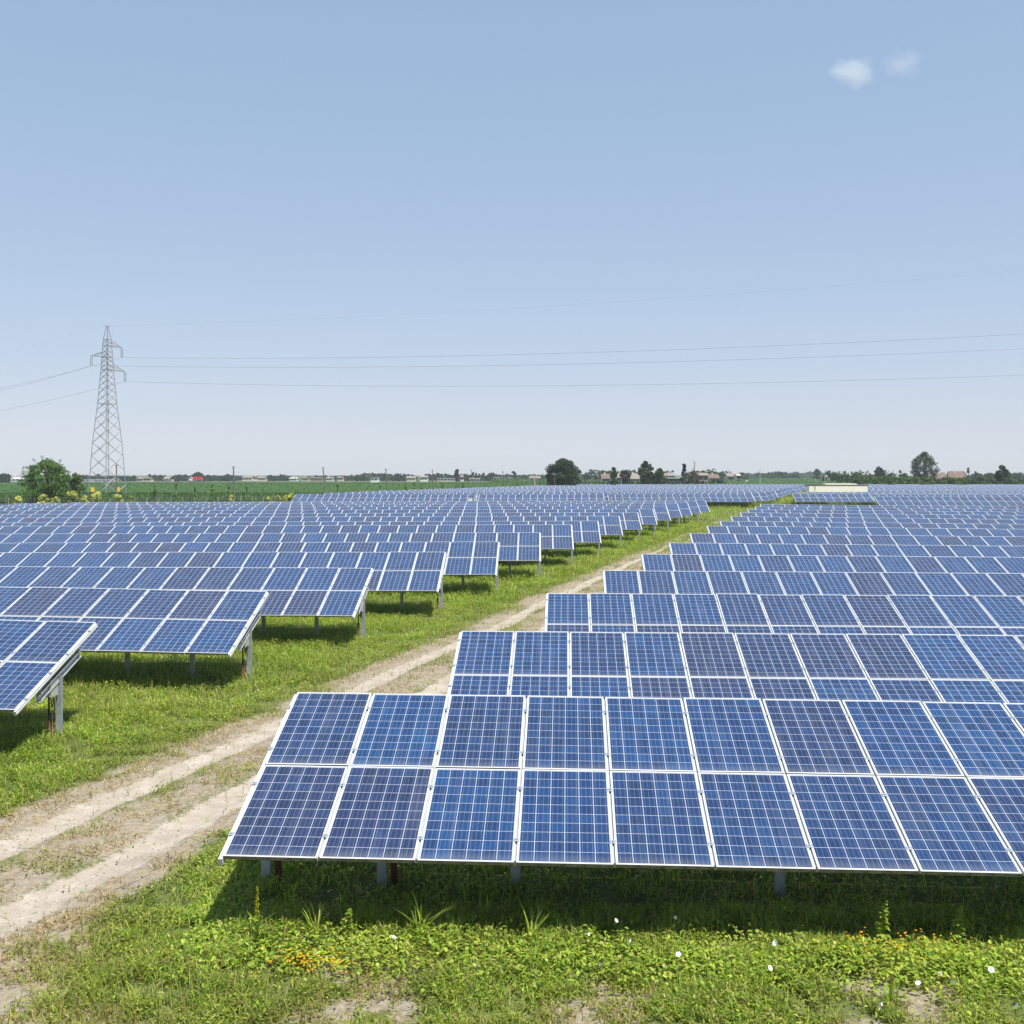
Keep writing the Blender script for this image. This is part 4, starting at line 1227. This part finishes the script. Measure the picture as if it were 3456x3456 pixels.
# ------------------------------------------------------------------ houses
M_red = plain("terracotta_roof", (.17, .118, .098), .85, .1, 0, .2, .6)
M_pink = plain("faded_pink_roof", (.24, .208, .182), .85, .1, 0, .15, .6)
M_whi = plain("white_render", (.74, .72, .68), .85, .1, 0, .06, .4)
M_cre = plain("cream_wall", (.62, .53, .42), .85, .1, 0, .08, .4)
M_bri = plain("brick_wall", (.40, .25, .18), .9, .1, 0, .2, .8)
M_gry = plain("grey_wall", (.42, .41, .38), .9, .1, 0, .12, .5)
M_win = plain("window_glass", (.05, .06, .07), .2, .5)
M_rgry = plain("grey_sheet_roof", (.50, .50, .48), .7, .2, 0, .1, .5)
def house(u0, u1, vr, D, wall, roof, label, wh=.70, flat=False, nwin=3, chim=True, name="house", rz=0.0, dep=8.0):
    x0 = (u0 - CX) / F * D; x1 = (u1 - CX) / F * D; Wd = x1 - x0
    zg = float(g0(D)); H = CH + (HZ - vr) / F * D - zg
    root = thing(name, label, "building", (x0, D, zg), rz)
    hw = H if flat else H * wh
    if flat:
        MB().box(0, 0, -.3, Wd, dep, hw - .25).build("wall", wall, root)
        rf = MB().box(-.3, -.4, hw - .25, Wd + .3, dep + .4, hw).build("roof", roof, root)
    else:
        m = MB(); m.box(0, 0, -.3, Wd, dep, hw)
        m.face([(0, 0, hw), (0, dep, hw), (0, dep / 2, H - .15)]); m.face([(Wd, 0, hw), (Wd, dep / 2, H - .15), (Wd, dep, hw)])
        m.build("wall", wall, root)
        m = MB(); e = .45
        sl0 = (H - hw) / (dep / 2)
        for s_, y0, y1 in ((1, -e, dep / 2), (-1, dep + e, dep / 2)):
            z0 = hw - e * sl0; z1 = H
            a_ = [(-e, y0, z0), (Wd + e, y0, z0), (Wd + e, y1, z1), (-e, y1, z1)]
            b_ = [(p[0], p[1], p[2] + .14) for p in a_]
            m.face(a_ if s_ < 0 else a_[::-1]); m.face(b_ if s_ > 0 else b_[::-1])
            m.face([a_[0], a_[1], b_[1], b_[0]]); m.face([a_[1], a_[2], b_[2], b_[1]]); m.face([a_[3], a_[0], b_[0], b_[3]])
        rf = m.build("roof", roof, root)
        if chim: MB().box(Wd * .3, dep * .35, H * .85, Wd * .3 + .7, dep * .35 + .7, H + .7).build("chimney", wall, rf)
    for i in range(nwin):
        c = Wd * (i + .5) / nwin
        for z in ([hw * .55] if hw < 4 else [hw * .22, hw * .66]):
            w_ = MB().box(c - .6, -.06, z - .1, c + .6, -.02, z + 1.2).build("window", M_win, root)
            MB().box(c - .7, -.12, z - .2, c + .7, -.02, z - .1).build("sill", M_whi, w_)
    return root
house(38, 80, 1612, 640, M_whi, M_rgry, "long white shed with low grey roof at the far left", .7, name="farm_shed", chim=False)
house(32, 64, 1606, 665, M_whi, M_pink, "pink-roofed white house behind the left white shed", .75)
house(285, 303, 1618, 640, M_whi, M_rgry, "small white shed left of the pylon", flat=True, name="farm_shed", nwin=1)
house(318, 384, 1618, 650, M_whi, M_rgry, "long low white shed seen through the pylon's legs", flat=True, name="farm_shed", nwin=5)
house(460, 478, 1613, 700, M_cre, M_pink, "small cream house with pink roof right of the pylon")
house(485, 505, 1611, 690, M_cre, M_red, "small cream house with red roof right of the pylon")
house(552, 577, 1609, 720, M_cre, M_pink, "wide pink-roofed house left of the red truck", .5)
house(818, 848, 1607, 760, M_cre, M_pink, "leftmost cream house of the village row right of the tall pole")
house(848, 872, 1606, 790, M_whi, M_red, "red-roofed white house in the middle of the village row")
house(870, 894, 1609, 750, M_cre, M_pink, "lower cream house closing the village row on its right")
house(977, 1000, 1612, 760, M_whi, M_rgry, "white low house left of the second leaning pole")
house(1018, 1040, 1611, 780, M_cre, M_red, "left house of the reddish row by the second leaning pole")
house(1042, 1086, 1611, 800, M_bri, M_red, "long brick house with red roof right behind the second leaning pole", nwin=6)
house(1100, 1122, 1611, 760, M_whi, M_pink, "white house with pink roof right of the second leaning pole")
house(1138, 1156, 1609, 770, M_cre, M_red, "small cream house with red roof left of the bright white shed")
house(1251, 1275, 1612, 620, M_whi, M_rgry, "bright white shed in front of trees left of the third leaning pole", flat=True, name="farm_shed", nwin=2)
house(1372, 1401, 1608, 700, M_cre, M_pink, "pale house with pink roof right of the third leaning pole")
house(1418, 1442, 1606, 700, M_whi, M_pink, "white two-storey house left of the long grey shed", .75)
house(1476, 1540, 1614, 690, M_gry, M_rgry, "long low grey shed under the tall dense dark tree", flat=True, name="farm_shed", nwin=6)
house(1554, 1563, 1605, 720, M_whi, M_red, "narrow white house right of the tall dense dark tree")
house(1585, 1618, 1614, 700, M_gry, M_pink, "low house below the row of pointed trees")
house(1666, 1694, 1611, 650, M_whi, M_rgry, "white shed left of the pale concrete pole", flat=True, name="farm_shed", nwin=3)
house(1713, 1731, 1612, 660, M_whi, M_rgry, "small white shed between white shed and pale concrete pole", flat=True, name="farm_shed", nwin=2)
house(1788, 1822, 1608, 690, M_gry, M_pink, "low pinkish house just left of the big round tree")
house(2033, 2056, 1600, 470, M_cre, M_red, "house with bright red roof right of the big round tree", .6)
house(2082, 2104, 1601, 480, M_cre, M_pink, "cream house with pink roof behind the slender tree", .7)
house(2126, 2156, 1598, 480, M_cre, M_pink, "cream gabled house right of the umbrella-shaped grey tree", .55)
house(2247, 2278, 1598, 520, M_cre, M_pink, "two-storey cream house left of the dark conifer", .8)
house(2245, 2298, 1612, 345, M_gry, M_rgry, "low grey open farm shed before the dark conifer", flat=True, name="farm_shed", nwin=4)
house(2355, 2389, 1597, 345, M_bri, M_pink, "brick farmhouse right of the dead tree", .86, nwin=2)
house(2396, 2426, 1601, 480, M_cre, M_red, "red-roofed cream house in trees right of the brick farmhouse", .65)
house(2457, 2475, 1598, 520, M_cre, M_pink, "cream house half hidden in trees, left of the field gap", .75)
house(2489, 2498, 1600, 530, M_cre, M_rgry, "narrow cream house in trees beside the field gap", .85)
house(3163, 3196, 1595, 560, M_whi, M_red, "small red-roofed white house just right of the big grey-green tree", .5)
house(3207, 3254, 1591, 540, M_whi, M_red, "large white farmhouse with broad red roof at the right", .5, rz=R(-12))

# red truck on the far road
def truck():
    D = 640.0; x0 = (636 - CX) / F * D
    zg = CH + (HZ - 1626) / F * D
    M_rt = plain("red_tarpaulin", (.55, .018, .035), .6, .3, 0, .06, .4); M_ty = plain("black_tyre", (.02, .02, .02), .8, .2)
    root = thing("red_truck", "red lorry with white cab on the far road beyond the corn", "truck", (x0, D, zg))
    cb = MB(); cb.prism([(0.25, .5), (2.3, .5), (2.3, 2.9), (1.0, 2.9), (.35, 1.8), (.2, 1.0)], 0, 2.3, 0, Matrix(((1, 0, 0, 0), (0, 0, 1, 0), (0, 1, 0, 0), (0, 0, 0, 1))))
    c_ = cb.build("cab", M_whi, root)
    MB().box(.75, -.04, 1.75, 1.9, -.01, 2.5).build("side_window", M_win, c_)
    MB().box(2.55, -.05, 1.05, 7.9, 2.4, 2.95).build("trailer", M_rt, root)
    MB().box(2.3, .1, .6, 7.9, 2.2, .95).build("chassis", M_gry, root)
    for wx in (1.1, 5.9, 7.0):
        MB().tube([(wx, -.05, .5), (wx, .3, .5)], .5, 14).build("wheel", M_ty, root)
truck()

# far road strip the lorry runs on
def road():
    m = MB(); m.box(-420, 632, -.5, -60, 656, CH + (HZ - 1626) / F * 640 - .01)
    tag(m.build("road", plain("pale_asphalt", (.16, .16, .15), .9, .2)), kind="structure")
road()

# ------------------------------------------------------------------ clouds and haze
def cloud(u, v, D, w, h, label, dens, seed):
    t = NT("cloud_vapour")
    tc = t.n("ShaderNodeTexCoord").outputs["Object"]
    ln = t.n("ShaderNodeVectorMath", operation='LENGTH'); t.l(tc, ln.inputs[0])
    mp = t.n("ShaderNodeMapping"); mp.inputs["Location"].default_value = (seed, seed * 2.1, 0); t.l(tc, mp.inputs[0])
    n = t.noise(mp.outputs[0], 1.1, 8, .62)
    x = t.math('SUBTRACT', t.math('ADD', t.math('SUBTRACT', 1.0, ln.outputs["Value"]), t.math('MULTIPLY', n.outputs[0], 2.0)), 1.30)
    d = t.math('MULTIPLY', t.math('MAXIMUM', x, 0.0), dens)
    p = t.n("ShaderNodeVolumePrincipled"); p.inputs["Color"].default_value = (.98, .98, .99, 1); p.inputs["Anisotropy"].default_value = .2
    t.l(d, p.inputs["Density"]); t.l(p.outputs[0], t.out.inputs["Volume"])
    m = MB(); k, s_ = 10, 14
    pts = lambda a_, b_: (math.cos(a_) * math.sin(b_), math.sin(a_) * math.sin(b_), math.cos(b_))
    for i in range(k):
        for j in range(s_):
            b0, b1 = math.pi * i / k, math.pi * (i + 1) / k; a0, a1 = 2 * math.pi * j / s_, 2 * math.pi * (j + 1) / s_
            if i == 0: m.face([pts(a0, b0), pts(a0, b1), pts(a1, b1)])
            elif i == k - 1: m.face([pts(a0, b0), pts(a0, b1), pts(a1, b0)])
            else: m.face([pts(a0, b0), pts(a0, b1), pts(a1, b1), pts(a1, b0)])
    import bmesh
    me = m.mesh("cloud", t.m); bm = bmesh.new(); bm.from_mesh(me); bmesh.ops.remove_doubles(bm, verts=bm.verts, dist=1e-4); bm.to_mesh(me); bm.free()
    o = link("cloud", me, None, at(u, v, D)); o.scale = (w / F * D / 2, w / F * D / 2.4, h / F * D / 2)
    tag(o, label, "cloud")
cloud(2880, 243, 2600, 210, 125, "small white puffy cloud high in the blue sky at the right", .022, 3.1)
cloud(3045, 215, 2600, 190, 150, "faint wispy cloud fragment right of the small puffy cloud", .010, 7.7)

def haze():
    t = NT("haze_air")
    p = t.n("ShaderNodeVolumePrincipled"); p.inputs["Color"].default_value = (.82, .90, 1.0, 1); p.inputs["Density"].default_value = .00018; p.inputs["Anisotropy"].default_value = 0.0
    t.l(p.outputs[0], t.out.inputs["Volume"])
    o = MB().box(-1300, -70, -1.5, 1500, 1900, 42).build("haze", t.m)
    tag(o, "thin pale summer haze over the whole plain", "haze", kind="stuff")
haze()
